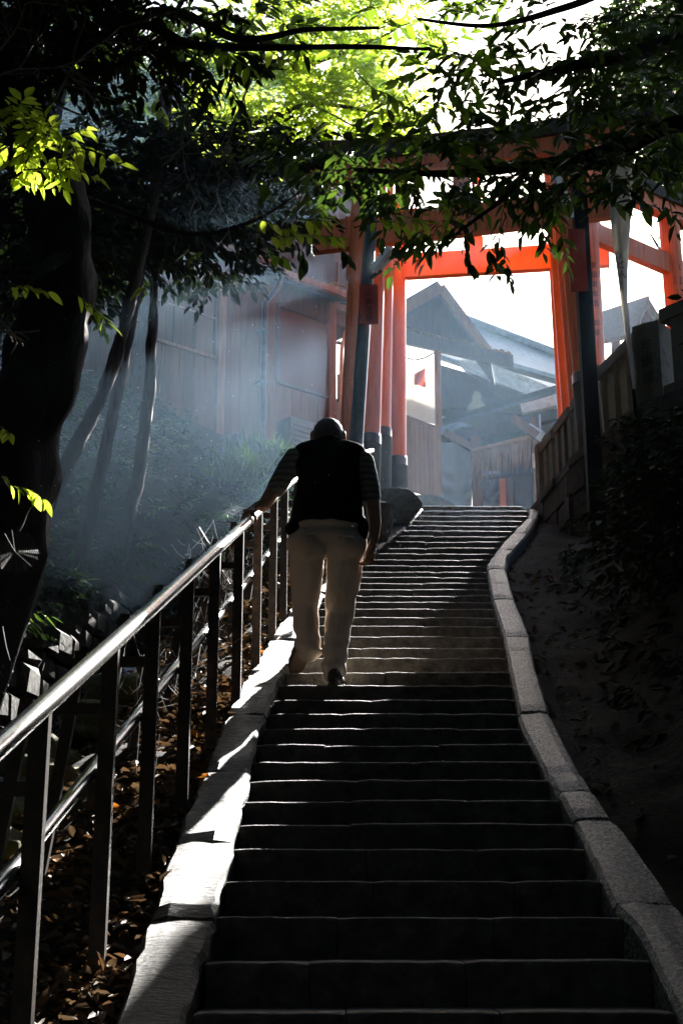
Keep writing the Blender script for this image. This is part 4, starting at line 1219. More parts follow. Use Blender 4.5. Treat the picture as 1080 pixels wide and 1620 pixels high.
for i, (px, n, key, Y, hg) in enumerate([
        ([(100, 70), (92, 92), (84, 110), (78, 122)], 6, 'lit', 8.1, .4), ([(60, 120), (78, 128), (92, 130)], 4, 'lit', 8.1, .5),
        ([(90, 88), (115, 92), (140, 94), (165, 90)], 10, 'lit', 8.4, .6), ([(175, 60), (184, 74), (190, 82)], 3, 'lit', 7.0, .8),
        ([(230, 80), (258, 100), (285, 112), (300, 128)], 10, 'lit', 8.2, .9), ([(270, 130), (300, 140), (320, 150), (332, 165)], 10, 'lit', 8.2, .8),
        ([(240, 140), (252, 165), (262, 190)], 6, 'lit', 9.2, .8),
        ([(0, 462), (25, 452), (50, 455), (78, 462)], 11, 'lit', 4.5, .5), ([(98, 450), (128, 470), (150, 490), (172, 512)], 9, 'lit', 5.3, .4),
        ([(0, 675), (10, 680), (18, 690)], 4, 'lit', 5.2, .6), ([(0, 765), (20, 768), (48, 775), (75, 795)], 10, 'lit', 5.7, .9), ([(0, 748), (8, 755)], 2, 'lit', 5.0, .5),
        ([(395, 345), (420, 350), (450, 362), (470, 350)], 10, 'lit', 6.3, .5), ([(400, 365), (440, 375), (490, 372), (540, 376)], 16, 'lit', 6.25, .4),
        ([(470, 345), (500, 350), (530, 346)], 10, 'lit', 6.3, .5), ([(560, 360), (600, 350), (640, 352), (660, 345)], 14, 'lit', 6.7, .5), ([(410, 380), (430, 400), (445, 410)], 6, 'green', 7.4, .9),
        ([(465, 380), (478, 400), (480, 420)], 6, 'dark', 7.4, 1.0), ([(530, 390), (545, 400), (550, 410)], 5, 'dark', 7.4, 1.0),
        ([(600, 330), (650, 345), (680, 350)], 10, 'lit', 6.8, .4), ([(330, 60), (355, 85), (400, 110)], 10, 'green', 6.2, .8), ([(410, 60), (440, 90), (470, 100)], 8, 'lit', 6.3, .8),
        ([(230, 452), (228, 456)], 1, 'lit', 6.0, .8), ([(330, 395), (310, 400), (290, 398)], 5, 'green', 7.0, .6)]):
    sprig(tl, px, Y, n, key, 500 + i, Y / 6.3, hang=hg)
# bare, dead twigs catching the light
def twiggy(tree, start, end, Y, depth, seed, r=.006):
    rs = random.Random(seed)
    segs = MB()
    def grow(p, d, L, r_, lev):
        pts = [p]
        for k in range(5):
            d = (d + Vector((rs.uniform(-.25, .25), rs.uniform(-.25, .25), rs.uniform(-.25, .2)))).normalized()
            pts.append(pts[-1] + d * L / 5)
        segs.tube(pts, [r_ * (1 - .12 * k) for k in range(6)], 5)
        if lev > 0:
            for k in (1, 2, 3, 4, 5):
                if rs.random() < .8:
                    s = Vector((rs.uniform(-1, 1), rs.uniform(-.7, .7), rs.uniform(-.9, .6)))
                    grow(pts[k], (d * .8 + s * .8).normalized(), L * rs.uniform(.35, .6), r_ * .55, lev - 1)
    a, b_ = at(*start, Y), at(*end, Y)
    grow(a, (b_ - a).normalized(), (b_ - a).length, r, depth)
    return segs.build('dead_branch', MT['dead_twig'], tree, True)
for i, (s_, e_, Y, dp_) in enumerate([((-20, 130), (110, 95), 5.8, 2), ((85, 160), (130, 20), 5.8, 2), ((90, 165), (160, 190), 5.8, 2), ((-10, 90), (80, 50), 5.9, 2), ((100, 110), (165, 205), 5.8, 1),
                                     ((-10, 520), (40, 545), 5.6, 1), ((-5, 505), (35, 530), 5.6, 1), ((320, 130), (262, 255), 6.8, 2), ((260, 260), (380, 170), 6.8, 2), ((240, 440), (250, 525), 6.5, 0), ((400, 120), (340, 300), 7.2, 2), ((225, 450), (212, 540), 6.6, 0), ((560, 200), (480, 130), 9.0, 2), ((30, 840), (60, 800), 5.0, 0)]):
    twiggy(tl, s_, e_, Y, dp_, 700 + i, .007 if dp_ else .004)

# ---- three slender trees on the slope before the house
SL = [([(85, 780), (120, 705), (160, 630), (190, 540), (215, 440), (240, 330), (262, 180), (300, 40)], 9.6, .062, 'leftmost slender reddish trunk, slanting steeply across the slope'),
      ([(150, 790), (172, 690), (192, 590), (212, 490), (232, 380), (250, 230), (262, 60)], 10.2, .055, 'middle slender trunk of the three before the house'),
      ([(208, 800), (224, 720), (236, 620), (241, 520), (247, 420), (256, 300), (272, 120)], 10.8, .06, 'rightmost slender trunk of the three, standing nearly upright before the house')]
crowns = [[(90, 330, 110, 60, 260), (30, 400, 80, 60, 160), (120, 430, 60, 40, 60)], [(230, 300, 120, 52, 280), (180, 380, 90, 40, 120)], [(340, 290, 110, 42, 260), (440, 290, 70, 36, 130), (330, 370, 90, 34, 110)]]
for (px, Y, r, lab), cr in zip(SL, crowns):
    p0 = at(*px[0], Y)
    t = thing('slender_tree', (p0.x, Y, float(ground_z(p0.x, Y))), lab, 'tree', 'slender trees before the house')
    pts = [at(x, y, Y) for x, y in px]
    d = (pts[0] - pts[1]).normalized()
    limb(t, [pts[0] + d * .8] + pts, r * 1.0, r * .42, 'trunk', MT['bark'], 12, .45, 8)
    for q in range(3):
        c_, r_, n_ = (*blob_px(*cr[q % len(cr)][:2], Y, 10, 10, .1), 0)
        limb(t, [pts[4 + q % 3], pts[4 + q % 3].lerp(Vector(c_), .5) + Vector((0, rnd(-.3, .3), .12)), c_], .03, .008)
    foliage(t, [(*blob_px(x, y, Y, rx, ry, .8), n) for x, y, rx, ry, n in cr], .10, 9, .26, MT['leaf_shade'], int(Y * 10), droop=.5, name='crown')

# ---- wooded hillside behind the house, each tree on its own
HT = [(-6.5, 20.5, 13.2, 2.6, 'first dark tree of the wooded hillside, at the far left behind the house'), (-4.6, 24.0, 15.5, 2.8, 'tall dark hillside tree behind the house roof'), (-8.6, 24.5, 17.0, 3.2, 'broad dark hillside tree at the upper left'),
      (-7.6, 29.0, 17.5, 2.6, 'far dark hillside tree behind the others'), (-11.5, 20.0, 16.0, 3.2, 'dark hillside tree just outside the left edge'), (-6.2, 31.0, 20.5, 3.3, 'tallest dark tree on top of the hillside'), (-7.0, 15.2, 11.0, 2.2, 'dark shrubby tree on the slope left of the house')]
for i, (x, y, zc, R_, lab) in enumerate(HT):
    zg_ = float(ground_z(x, y))
    t = thing('hillside_tree', (x, y, zg_), lab, 'tree', 'trees on the wooded hillside')
    limb(t, [(x, y, zg_ - .3), (x + .1, y, (zg_ + zc) / 2), (x, y + .1, zc + R_ * .5)], .22, .07, 'trunk')
    for q in range(4):
        a_ = q * 1.6 + i
        limb(t, [(x, y, zc - R_ * .6 + .3 * q), (x + math.cos(a_) * R_ * .4, y + math.sin(a_) * R_ * .4, zc - .2 + .2 * q), (x + math.cos(a_) * R_ * .75, y + math.sin(a_) * R_ * .75, zc + .2 * q)], .06, .015)
    rr = random.Random(i)
    bl = [((x + rr.uniform(-.6, .6) * R_, y + rr.uniform(-.5, .5) * R_, zc + rr.uniform(-.6, .6) * R_), (R_ * .62, R_ * .62, R_ * .48), 330) for _ in range(6)]
    foliage(t, bl, .17, 10, .5, MT['leaf_dark'], 900 + i, twigs=False, name='crown', shell=.2)

# ---- unseen trees closing the wood round the viewer; several crowns added to block light
CT = [(5.6, 9.6, 11.2, 2.3, 'unseen dense terrace tree added right of view to block sun'), (5.2, 4.5, 7.0, 2.6, 'dense tree on the right bank beside the viewer'), (-4.6, 3.2, 7.2, 2.7, 'dense tree on the left bank beside the viewer'), (-7.0, 9.0, 10.5, 3.0, 'dense tree far left beyond the picture'),
      (-2.5, -4.5, 5.2, 3.2, 'dense tree behind the viewer on the left'), (3.0, -5.0, 5.0, 3.2, 'dense tree behind the viewer on the right'), (0.3, -9.5, 2.5, 3.8, 'dense tree down the steps behind the viewer'), (-7.5, -3.5, 5.5, 3.6, 'dense tree behind the left bank'),
      (7.8, -1.5, 6.0, 3.6, 'dense tree behind the right bank'), (.2, 1.0, 9.8, 3.0, 'dense crown arching over the lower steps'), (-.5, 5.2, 11.6, 2.2, 'dense crown arching over the middle steps'), (8.5, 7.0, 10.0, 3.2, 'dense tree farther along the right terrace'),
      (-1.5, -15.0, 1.5, 4.5, 'dense tree far down the steps on the left'), (5.5, -12.0, 3.0, 4.5, 'dense tree far down the steps on the right'), (-9.0, -12.0, 5.0, 4.5, 'dense tree far down the left bank'), (0.5, -3.5, 8.5, 3.4, 'dense crown arching over the viewer'), (4.0, 1.2, 10.0, 2.6, 'dense crown over the right bank'), (2.9, 9.0, 12.0, 1.9, 'unseen dense crown added over the upper right steps for shade'),
      (-2.8, 11.0, 13.8, 2.4, 'unseen dense crown added above the slender trunks to cut sky light'), (-.3, 11.5, 14.6, 2.0, 'unseen dense crown added above the upper steps to cut sky light'), (-5.6, 13.5, 14.2, 2.7, 'unseen dense crown added above the left slope to cut sky light')]
for i, (x, y, zc, R_, lab) in enumerate(CT):
    zg_ = float(ground_z(x, y))
    tx = x if abs(x) > 2 else (-3.0 if i % 2 else 3.4)
    zg_ = float(ground_z(tx, y))
    t = thing('woodland_tree', (tx, y, zg_), lab, 'tree', 'trees around the viewer')
    limb(t, [(tx, y, zg_ - .3), (tx + (x - tx) * .2, y, zg_ + (zc - zg_) * .55), (x, y + .1, zc)], .2, .07, 'trunk')
    rr = random.Random(50 + i)
    bl = [((x + rr.uniform(-.65, .65) * R_, y + rr.uniform(-.65, .65) * R_, zc + rr.uniform(-.55, .55) * R_), (R_ * .6, R_ * .6, R_ * .45), 300) for _ in range(6)]
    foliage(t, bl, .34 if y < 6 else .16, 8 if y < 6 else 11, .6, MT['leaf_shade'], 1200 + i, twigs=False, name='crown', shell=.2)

# ---- tall tree added far beyond the terrace to keep sun off the lower stairs
fx_, fy_ = 9.6, 34.0
t = thing('sun_block_tree', (fx_, fy_, 6.6), 'tall dark tree added beyond the right terrace to block the sun', 'tree')
limb(t, [(fx_, fy_, 6.3), (fx_ + .1, fy_, 16.0), (fx_, fy_, 26.0)], .3, .08, 'trunk')
for q in range(5):
    limb(t, [(fx_, fy_, 18 + 1.6 * q), (fx_ + (1.2 if q % 2 else -1.0), fy_, 19 + 1.6 * q), (fx_ + (2.4 if q % 2 else -1.5), fy_ - .3, 19.6 + 1.6 * q)], .08, .02)
foliage(t, [(*blob_px(x, y, 34, rx, ry, 1.6), n) for x, y, rx, ry, n in [(1085, 110, 120, 90, 750), (1110, 215, 80, 60, 420), (1130, 260, 90, 90, 500), (1060, 40, 90, 60, 400), (1180, 150, 110, 110, 500)]], .22, 9, .6, MT['leaf_dark'], 77, twigs=False, name='crown', shell=.1)


# ---- low dark shrubs added on the right bank to deepen its shade
for i, (x, y, R_, lab) in enumerate([(2.15, 8.6, .55, 'low dark shrub nearest the bend of the right kerb'), (2.75, 10.6, .6, 'low dark shrub at the foot of the retaining wall'), (2.2, 6.6, .6, 'low dark shrub midway along the right bank'), (3.0, 8.2, .7, 'taller dark shrub high on the right bank'), (1.95, 4.9, .5, 'low dark shrub on the near right bank'), (3.1, 6.0, .8, 'broad dark shrub at the right edge of the bank')]):
    zg_ = float(ground_z(x, y))
    t = thing('shrub', (x, y, zg_), lab, 'shrub', 'shrubs added to darken the right bank')
    for q in range(4):
        limb(t, [(x, y, zg_ - .1), (x + .2 * math.cos(q * 1.6), y + .2 * math.sin(q * 1.6), zg_ + R_ * .5), (x + .5 * R_ * math.cos(q * 1.6), y + .5 * R_ * math.sin(q * 1.6), zg_ + R_ * .9)], .014, .005, 'stem')
    foliage(t, [((x, y, zg_ + R_ * .45), (R_, R_, R_ * .6), 260)], .075, 9, .2, MT['leaf_shade'], 1700 + i, name='leaves', shell=.1)

# ------------------------------------------------------------------ the man climbing the stairs
class Lump:
    """spheres and ellipsoids merged into one continuous skin"""
    def __init__(s): s.mb = MB()
    def ell(s, c, r, rot=None, sub=3):
        s.mb.ico(c, 1.0, sub, r, rot=rot); return s
    def chain(s, pts, rs, sq=(1, 1, 1), rot=None):
        pts = [Vector(p) for p in pts]
        for i in range(len(pts) - 1):
            a, b_ = pts[i], pts[i + 1]
            n = max(1, int((b_ - a).length / (min(rs[i], rs[i + 1]) * .30)))
            for k in range(n + 1):
                t = k / n
                r = rs[i] + (rs[i + 1] - rs[i]) * t
                s.mb.ico(a.lerp(b_, t), 1.0, 2, (r * sq[0], r * sq[1], r * sq[2]), rot=rot)
        return s
    def build(s, name, mat, parent, voxel, smooth_it, warp=None):
        o = s.mb.build('tmp', None, None, loc=(0, 0, 0))
        m1 = o.modifiers.new('r', 'REMESH'); m1.mode = 'VOXEL'; m1.voxel_size = voxel
        m2 = o.modifiers.new('s', 'SMOOTH'); m2.iterations = smooth_it; m2.factor = .5
        dg = bpy.context.evaluated_depsgraph_get(); dg.update()
        me = bpy.data.meshes.new_from_object(o.evaluated_get(dg))
        V = np.array([v.co for v in me.vertices]); N = np.array([v.normal for v in me.vertices])
        F = [tuple(p.vertices) for p in me.polygons]
        bpy.data.objects.remove(o); bpy.data.meshes.remove(me)
        if warp is not None:
            V = V + N * np.array([warp(Vector(p)) for p in V])[:, None]
        return link_mesh(name, V, F, mat, parent, True)
def P(x, y, D): return atd(x, y, D)
nz3 = lambda p, s, k: mnoise.noise(Vector((p.x * s[0] + k, p.y * s[1] + k * 1.7, p.z * s[2])))

foot_z = SLOPE * min(NOSE, key=lambda v: abs(v - on_slope(600, 1084).y))
foot_y = foot_z / SLOPE
man = thing('person', tuple(P(515, 1080, 7.7)), 'stooped man in black vest and beige trousers climbing with a hand on the rail', 'person')
# body: head, neck, trunk, arms, hands, lower legs
B = Lump()
hc = P(519, 687, 8.02)
B.ell(hc, (.081, .096, .094)).ell(hc + Vector((0, .05, -.045)), (.062, .07, .075)).ell(hc + Vector((0, .112, -.05)), (.014, .022, .02)).ell(hc + Vector((0, .095, -.085)), (.03, .022, .018)).ell(hc + Vector((0, .09, -.005)), (.055, .02, .014))
for sg in (-1, 1):
    B.ell(hc + Vector((sg * .091, .004, -.010)), (.011, .022, .034)).ell(hc + Vector((sg * .032, .088, -.02)), (.013, .010, .010))
B.chain([hc + Vector((0, .005, -.03)), P(520, 712, 7.99)], [.055, .058])
B.chain([P(521, 706, 7.985), P(521, 732, 7.94), P(519, 765, 7.86), P(516, 830, 7.8)], [.052, .085, .12, .13], (1.1, .8, .9))
rl = rail_pt(7.79, 1.0)
rt = (rail_pt(8.2, 1.0) - rail_pt(7.4, 1.0)).normalized()
rside = rt.cross(Vector((0, 0, 1))).normalized()                  # points to the stairs
rup = rside.cross(rt)
wristL = rl + rt * .075 + rup * .062 + rside * .03
B.chain([P(484, 730, 7.93), P(454, 750, 7.9), P(432, 776, 7.88), P(417, 800, 7.84), wristL], [.045, .046, .043, .036, .027])
palm = rl + rup * .046 - rt * .005
rotL = Matrix((rside, rt, rup)).transposed()
B.ell(palm, (.040, .048, .017), rotL); B.chain([wristL, palm], [.026, .020])
for k, (o_, ln) in enumerate(((-.042, .9), (-.015, 1.0), (.013, 1.02), (.039, .85))):
    c0_ = rl + rt * o_
    arc = []
    for a_ in (80, 115, 150, 190, 228, 255):
        rr_ = .0265 + .0095
        a2 = math.radians(80 + (a_ - 80) * ln)
        arc.append(c0_ + rside * (math.cos(a2) * rr_ * 1.1) + rup * (math.sin(a2) * rr_ * 1.1))
    B.chain(arc, [.0105, .0100, .0095, .0092, .0085, .0075])
th = []
for j_, a_ in enumerate((70, 35, 0, -35)):
    a2 = math.radians(a_); th.append(rl + rt * (-.035 - .012 * j_) + rside * (math.cos(a2) * .038) + rup * (math.sin(a2) * .038))
B.chain(th, [.0125, .0115, .0105, .0085])
wr = P(592, 853, 7.74)
B.chain([P(558, 732, 7.93), P(581, 758, 7.88), P(589, 792, 7.84), P(593, 826, 7.79), wr], [.045, .046, .043, .036, .026])
hd = P(587, 868, 7.74)
rotR = Matrix.Rotation(math.radians(35), 3, 'Z') @ Matrix.Rotation(math.radians(10), 3, 'Y')
B.ell(hd, (.017, .040, .046), rotR); B.chain([wr, hd], [.025, .021])
for k in range(4):
    u = (k - 1.5) * .021
    r0 = hd + rotR @ Vector((0, u, -.036))
    fl = (.9, 1.0, .95, .78)[k]
    p1 = r0 + Vector((-.004, .002, -.034 * fl)); p2 = p1 + Vector((-.020, .004, -.020 * fl)); p3 = p2 + Vector((-.020, .002, .002))
    B.chain([r0, p1, p2, p3], [.0100, .0094, .0088, .0078])
t0_ = hd + rotR @ Vector((-.004, -.034, .012))
B.chain([t0_, t0_ + Vector((-.018, -.010, -.024)), t0_ + Vector((-.034, -.006, -.044)), t0_ + Vector((-.040, .004, -.056))], [.0125, .0115, .010, .0085])
B.chain([P(516, 830, 7.8), P(490, 870, 7.8), P(482, 960, 7.86), P(491, 1026, 7.80)], [.12, .08, .055, .036])
B.chain([P(516, 830, 7.8), P(545, 870, 7.8), P(537, 972, 7.87), P(529, 1064, 7.71)], [.12, .08, .055, .036])
body = B.build('body', MT['skin'], man, .0055, 3)
# short grey hair round the back and sides of the head
H = Lump()
H.ell(hc + Vector((0, -.008, .0)), (.0830, .097, .093)).ell(hc + Vector((0, -.03, -.05)), (.066, .062, .055))
for k in range(40):
    a_ = rnd(0, 2 * math.pi); zz = rnd(-.5, .75)
    H.ell(hc + Vector((math.cos(a_) * .074 * math.sqrt(1 - zz * zz), math.sin(a_) * .088 * math.sqrt(1 - zz * zz) - .006, zz * .09)), (.015, .015, .012), sub=1)
hair = H.build('hair', MT['hair'], man, .005, 2)
import bmesh
bm = bmesh.new(); bm.from_mesh(hair.data)
ho = Vector(ORG['person'])
kill = [v for v in bm.verts if (v.co + ho - hc).y > .05 + .3 * (v.co + ho - hc).z or (v.co + ho - hc).z < -.098]
bmesh.ops.delete(bm, geom=kill, context='VERTS'); bm.to_mesh(hair.data); bm.free()
# shirt: sleeves and collar under the vest
S_ = Lump()
S_.chain([P(478, 724, 7.92), P(466, 727, 7.91), P(451, 748, 7.9), P(437, 772, 7.885)], [.066, .068, .060, .056])
S_.chain([P(564, 726, 7.92), P(574, 731, 7.91), P(582, 757, 7.88), P(587, 787, 7.85)], [.066, .066, .059, .055])
S_.chain([P(480, 724, 7.92), P(521, 718, 7.95), P(562, 726, 7.92)], [.068, .078, .068])
S_.chain([P(520, 702, 7.965), P(520, 698, 7.98)], [.067, .062])
S_.build('shirt', MT['shirt'], man, .008, 3, lambda p: .004 * nz3(p, (18, 18, 26), 3))
# black vest
Vt = Lump()
VP = [(521, 709, 7.96, .120, .085), (521, 717, 7.945, .172, .105), (521, 738, 7.905, .186, .120), (520, 760, 7.87, .182, .126), (519, 785, 7.84, .190, .134), (518, 806, 7.81, .200, .140), (517, 820, 7.80, .207, .143), (516, 829, 7.79, .212, .145)]
for (xa, ya, Da, wa, da), (xb, yb, Db, wb, db) in zip(VP[:-1], VP[1:]):
    for q in range(5):
        t = q / 5
        Vt.ell(P(xa + (xb - xa) * t, ya + (yb - ya) * t, Da + (Db - Da) * t), (wa + (wb - wa) * t, da + (db - da) * t, .034))
Vt.chain([P(500, 710, 7.94), P(484, 718, 7.92), P(475, 734, 7.91)], [.055, .072, .072]); Vt.chain([P(543, 711, 7.94), P(559, 719, 7.92), P(568, 736, 7.91)], [.055, .070, .070])
Vt.chain([P(521, 708, 7.96), P(520, 702, 7.985)], [.080, .074]); Vt.ell(P(463, 836, 7.76), (.045, .07, .042)).ell(P(574, 838, 7.78), (.032, .08, .075)).ell(P(570, 858, 7.79), (.030, .07, .06))
vest = Vt.build('vest', MT['vest'], man, .009, 4, lambda p: .006 * nz3(p, (7, 7, 5), 1) + .003 * nz3(p, (16, 16, 22), 5))
# beige trousers
T_ = Lump()
T_.ell(P(516, 832, 7.79), (.196, .132, .05)).ell(P(516, 852, 7.79), (.202, .142, .075)).ell(P(487, 862, 7.77), (.112, .135, .10)).ell(P(546, 862, 7.77), (.112, .135, .10))
T_.chain([P(486, 870, 7.79), P(484, 915, 7.83), P(481, 958, 7.86), P(484, 992, 7.82), P(488, 1020, 7.79), P(489, 1030, 7.785)], [.104, .093, .076, .071, .069, .067])
T_.chain([P(547, 870, 7.79), P(543, 920, 7.84), P(537, 972, 7.87), P(532, 1012, 7.79), P(528, 1044, 7.72), P(527, 1058, 7.70)], [.104, .093, .077, .071, .067, .066])
def tw_(p):
    low = 1 - min(1, max(0, (p.z - (foot_z + .25)) / .55))
    a = .009 * low * math.sin(p.z * 62 + 5 * nz3(p, (9, 9, 3), 2)) * (.4 + .6 * nz3(p, (6, 6, 9), 8))
    return a + .020 * nz3(p, (10, 10, 3.0), 4) + .004 * nz3(p, (30, 30, 11), 6)
tro = T_.build('trousers', MT['trouser'], man, .008, 3, tw_)
for x, sg in ((487, 1), (548, -1)):
    a, b_ = P(x - 12, 846, 7.63), P(x + 12, 846 - 3 * sg, 7.63)
    MB().beam(a, b_, .006, .010).build('pocket', MT['trouser'], tro)
# shoes
def shoe(toe_dir, pitch, heel, label=None):
    f = Vector((math.sin(toe_dir) * math.cos(pitch), math.cos(toe_dir) * math.cos(pitch), -math.sin(pitch)))
    sd = Vector((math.cos(toe_dir), -math.sin(toe_dir), 0)); u = sd.cross(f)
    if u.z < 0: u = -u
    R_ = Matrix((sd, f, u)).transposed()
    w = lambda x, y, z: heel + sd * x + f * y + u * z
    L_ = Lump()
    for y, hw_, z, hz_ in ((.045, .038, .055, .050), (.09, .040, .058, .052), (.14, .043, .048, .042), (.19, .046, .040, .034), (.235, .042, .034, .027)):
        L_.ell(w(0, y, z), (hw_, .055, hz_), R_)
    o = L_.build('shoe', MT['shoe'], man, .006, 3)
    out = []
    for k in range(28):
        a_ = 2 * math.pi * k / 28
        y = .135 + .150 * math.cos(a_)
        x = .047 * math.sin(a_) * (1.0 + .12 * math.cos(a_)) * (1 - .18 * math.sin(min(math.pi, max(0, (y / .27) * math.pi))) ** 6 * .0)
        out.append(w(x, y, -.004))
    MB().prism(out, u * .026).build('sole', MT['sole'], o)
    st = MB(); st.tube([w(.048, .03, .012), w(.052, .1, .012), w(.053, .17, .012)], .006, 6); st.build('side_highlight', MT['shoe_white'], o)  # white strip painting a highlight along the side of the shoe
    return o
hp = at(527, 1084, foot_y + .06); hp.z = foot_z + .006
shoe(math.radians(8), 0.0, hp)
lz = SLOPE * min(NOSE, key=lambda v: abs(v - on_slope(600, 1063).y))
toe = Vector((at(462, 1060, 7.93).x, 8.0, lz + .012))
td, pt_ = math.radians(-24), math.radians(36)
fd = Vector((math.sin(td) * math.cos(pt_), math.cos(td) * math.cos(pt_), -math.sin(pt_)))
shoe(td, pt_, toe - fd * .285)

# ------------------------------------------------------------------ left of the railing: gully, stones, litter
gw_ = thing('gully_wall', (float(L_OUT(6)) - 1.45, 6, .42 * 6 - .5), 'low dark wall of upright stones across the gully left of the railing', 'wall')
yy = 3.0
while yy < 11.0:
    y2_ = yy + .8
    stone_wall(gw_, [(float(L_OUT(yy)) - 1.42, yy, 0), (float(L_OUT(y2_)) - 1.42, y2_, 0)], lambda x, y: SLOPE * y - .62, lambda x, y: SLOPE * y - .02, .19, .2, MT['wall_dark'], 'stone', int(yy * 10), .008)
    yy = y2_
V, F = [], []
for k in range(60):
    y = 1.5 + k * .16
    z = SLOPE * (1.5 + (k // 4) * .64) - .42
    for u in (1.36, 1.2, 1.05, .93): V.append((float(L_OUT(y)) - u, y, z))
for k in range(59):
    for q in range(3): F.append((k * 4 + q, k * 4 + q + 1, k * 4 + q + 5, k * 4 + q + 4))
tag(link_mesh('stream', V, F, MT['water'], None, True), kind='structure')
rs = random.Random(4)
for i in range(11):
    y = 3.9 + i * .37 + rs.uniform(-.08, .08)
    x = float(L_OUT(y)) - .70 - rs.uniform(-.05, .10)
    r = rs.uniform(.13, .21)
    k = MB(); k.ico((x, y, float(ground_z(x, y)) + r * .1), r, 3, (1.0, 1.35, .62), .55, i * 3.1 + .5)
    tag(k.build('mossy_stone', MT['mossrock'], None, True), 'moss-covered stone edging the gully behind the railing', 'stone', 'mossy stones edging the gully')
k = MB()
for i in range(260):
    y = rs.choice([4.6, 4.9, 5.6, 6.9, 7.2]) + rs.gauss(0, .16)
    x = float(L_OUT(y)) - rs.uniform(.90, 1.22)
    k.ico((x, y, SLOPE * y - .40 + rs.uniform(0, .10)), rs.uniform(.012, .034), 1, (1, 1.2, .7), .5, i)
tag(k.build('pale_gravel', MT['rubble']), 'pale bluish gravel in the gully', kind='stuff')  # pale stones gathered at a few spots of the gully
def rock(x, y, D, r, sq, lab, mat='rock', sink=.25):
    """a broken stone: a ball chopped by random planes, with a rough skin"""
    p = atd(x, y, D) - Vector((0, 0, r * sink))
    rs_ = random.Random(int(x * 7 + y))
    pl_ = [(Vector((rs_.gauss(0, 1), rs_.gauss(0, 1), rs_.gauss(0, .8))).normalized(), rs_.uniform(.48, .82)) for _ in range(22)]
    V = []
    for v in ICO[4][0]:
        q = v.copy()
        for n_, d_ in pl_:
            e_ = q.dot(n_) - d_
            if e_ > 0: q -= n_ * e_
        q *= 1 + .05 * mnoise.noise(v * 4 + Vector((x, 0, 0))) + .02 * mnoise.noise(v * 13)
        V.append(p + Vector((q.x * sq[0], q.y * sq[1], q.z * sq[2])) * r * 1.4)
    return tag(link_mesh('rock', V, ICO[4][1], MT[mat], None, True), lab, 'rock')
rock(618, 800, 15.0, .30, (1, 1, .95), 'large dark rock at the foot of the left gate pillars')
rock(598, 822, 13.6, .20, (.8, 1, 1.1), 'rounded pale-edged rock beside the kerb right of the man')
rock(640, 797, 16.6, .14, (1.2, 1, .8), 'small mossy rock where the left kerb ends', 'mossrock')
rock(381, 708, 16.2, .24, (1.2, 1, .9), 'dark boulder at the foot of the house wall')
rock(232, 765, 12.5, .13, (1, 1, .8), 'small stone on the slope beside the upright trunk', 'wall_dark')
rock(663, 797, 26.5, .5, (1.5, 1, .5), 'low reddish rock under the plank panel of the small hall')
# undergrowth on the slope
rng = np.random.default_rng(5)
def scatter(n, fx_, fy_, seed):
    r_ = np.random.default_rng(seed)
    X, Y = fx_(r_, n), fy_(r_, n)
    return X, Y, ground_z(X, Y)
def ground_sprays(name, label, n, xr_, yr_, seed, leaf, k, tw, mat, lift=.0, wid=.3, cond=None):
    r_ = np.random.default_rng(seed)
    X = r_.uniform(*xr_, n); Y = r_.uniform(*yr_, n)
    if cond is not None:
        m_ = cond(X, Y); X, Y = X[m_], Y[m_]
    Z = ground_z(X, Y) + lift
    A = np.stack([r_.normal(0, .6, len(X)), r_.normal(0, .6, len(X)), r_.uniform(.3, 1.1, len(X))], 1)
    V, F = spray_leaves(np.stack([X, Y, Z], 1), A, tw * r_.uniform(.5, 1.5, len(X)), k, leaf, r_, .9, wid)
    return tag(link_mesh(name, V, F, mat), label, kind='stuff')
ground_sprays('undergrowth', 'dark low undergrowth covering the left slope', 6500, (-7, -.3), (6, 19), 61, .075, 9, .22, MT['leaf_shade'], cond=lambda X, Y: (L_OUT(np.clip(Y, 0, 16)) - X > 1.5 - .8 * sstep(9, 12, Y)) & ~((X > -2.0) & (Y > 15.8)))
ground_sprays('ferns', 'green ferns scattered on the left slope', 420, (-4, -.4), (7, 16), 62, .10, 11, .30, MT['fern'], wid=.22, cond=lambda X, Y: L_OUT(np.clip(Y, 0, 16)) - X > 1.55 - .8 * sstep(9, 12, Y))
ground_sprays('bank_undergrowth', 'dark undergrowth on the right bank', 2600, (.9, 6), (1, 12.2), 63, .08, 8, .2, MT['leaf_shade'], cond=lambda X, Y: X - R_OUT(np.clip(Y, 0, 16)) > .45)
# grass tufts by the house
for i, (x, y, D, lab) in enumerate(((404, 716, 15.6, 'green grass tuft in front of the house downpipe'), (430, 722, 15.3, 'smaller green grass tuft beside the outdoor unit'), (372, 742, 14.2, 'low grass tuft on the slope beneath the boulder'))):
    c = atd(x, y, D)
    r_ = np.random.default_rng(70 + i)
    n = 170
    Bp = np.stack([c.x + r_.normal(0, .13, n), c.y + r_.normal(0, .13, n), np.full(n, c.z - .1)], 1)
    Dd = np.stack([r_.normal(0, .45, n), r_.normal(0, .45, n), np.ones(n)], 1)
    Ln = r_.uniform(.16, .34, n)
    V, F = leaf_arrays(Bp, Dd, r_.normal(0, 1, (n, 3)), Ln, np.full(n, .014), .35)
    tag(link_mesh('grass_tuft', V, F, MT['fern']), lab, 'grass')
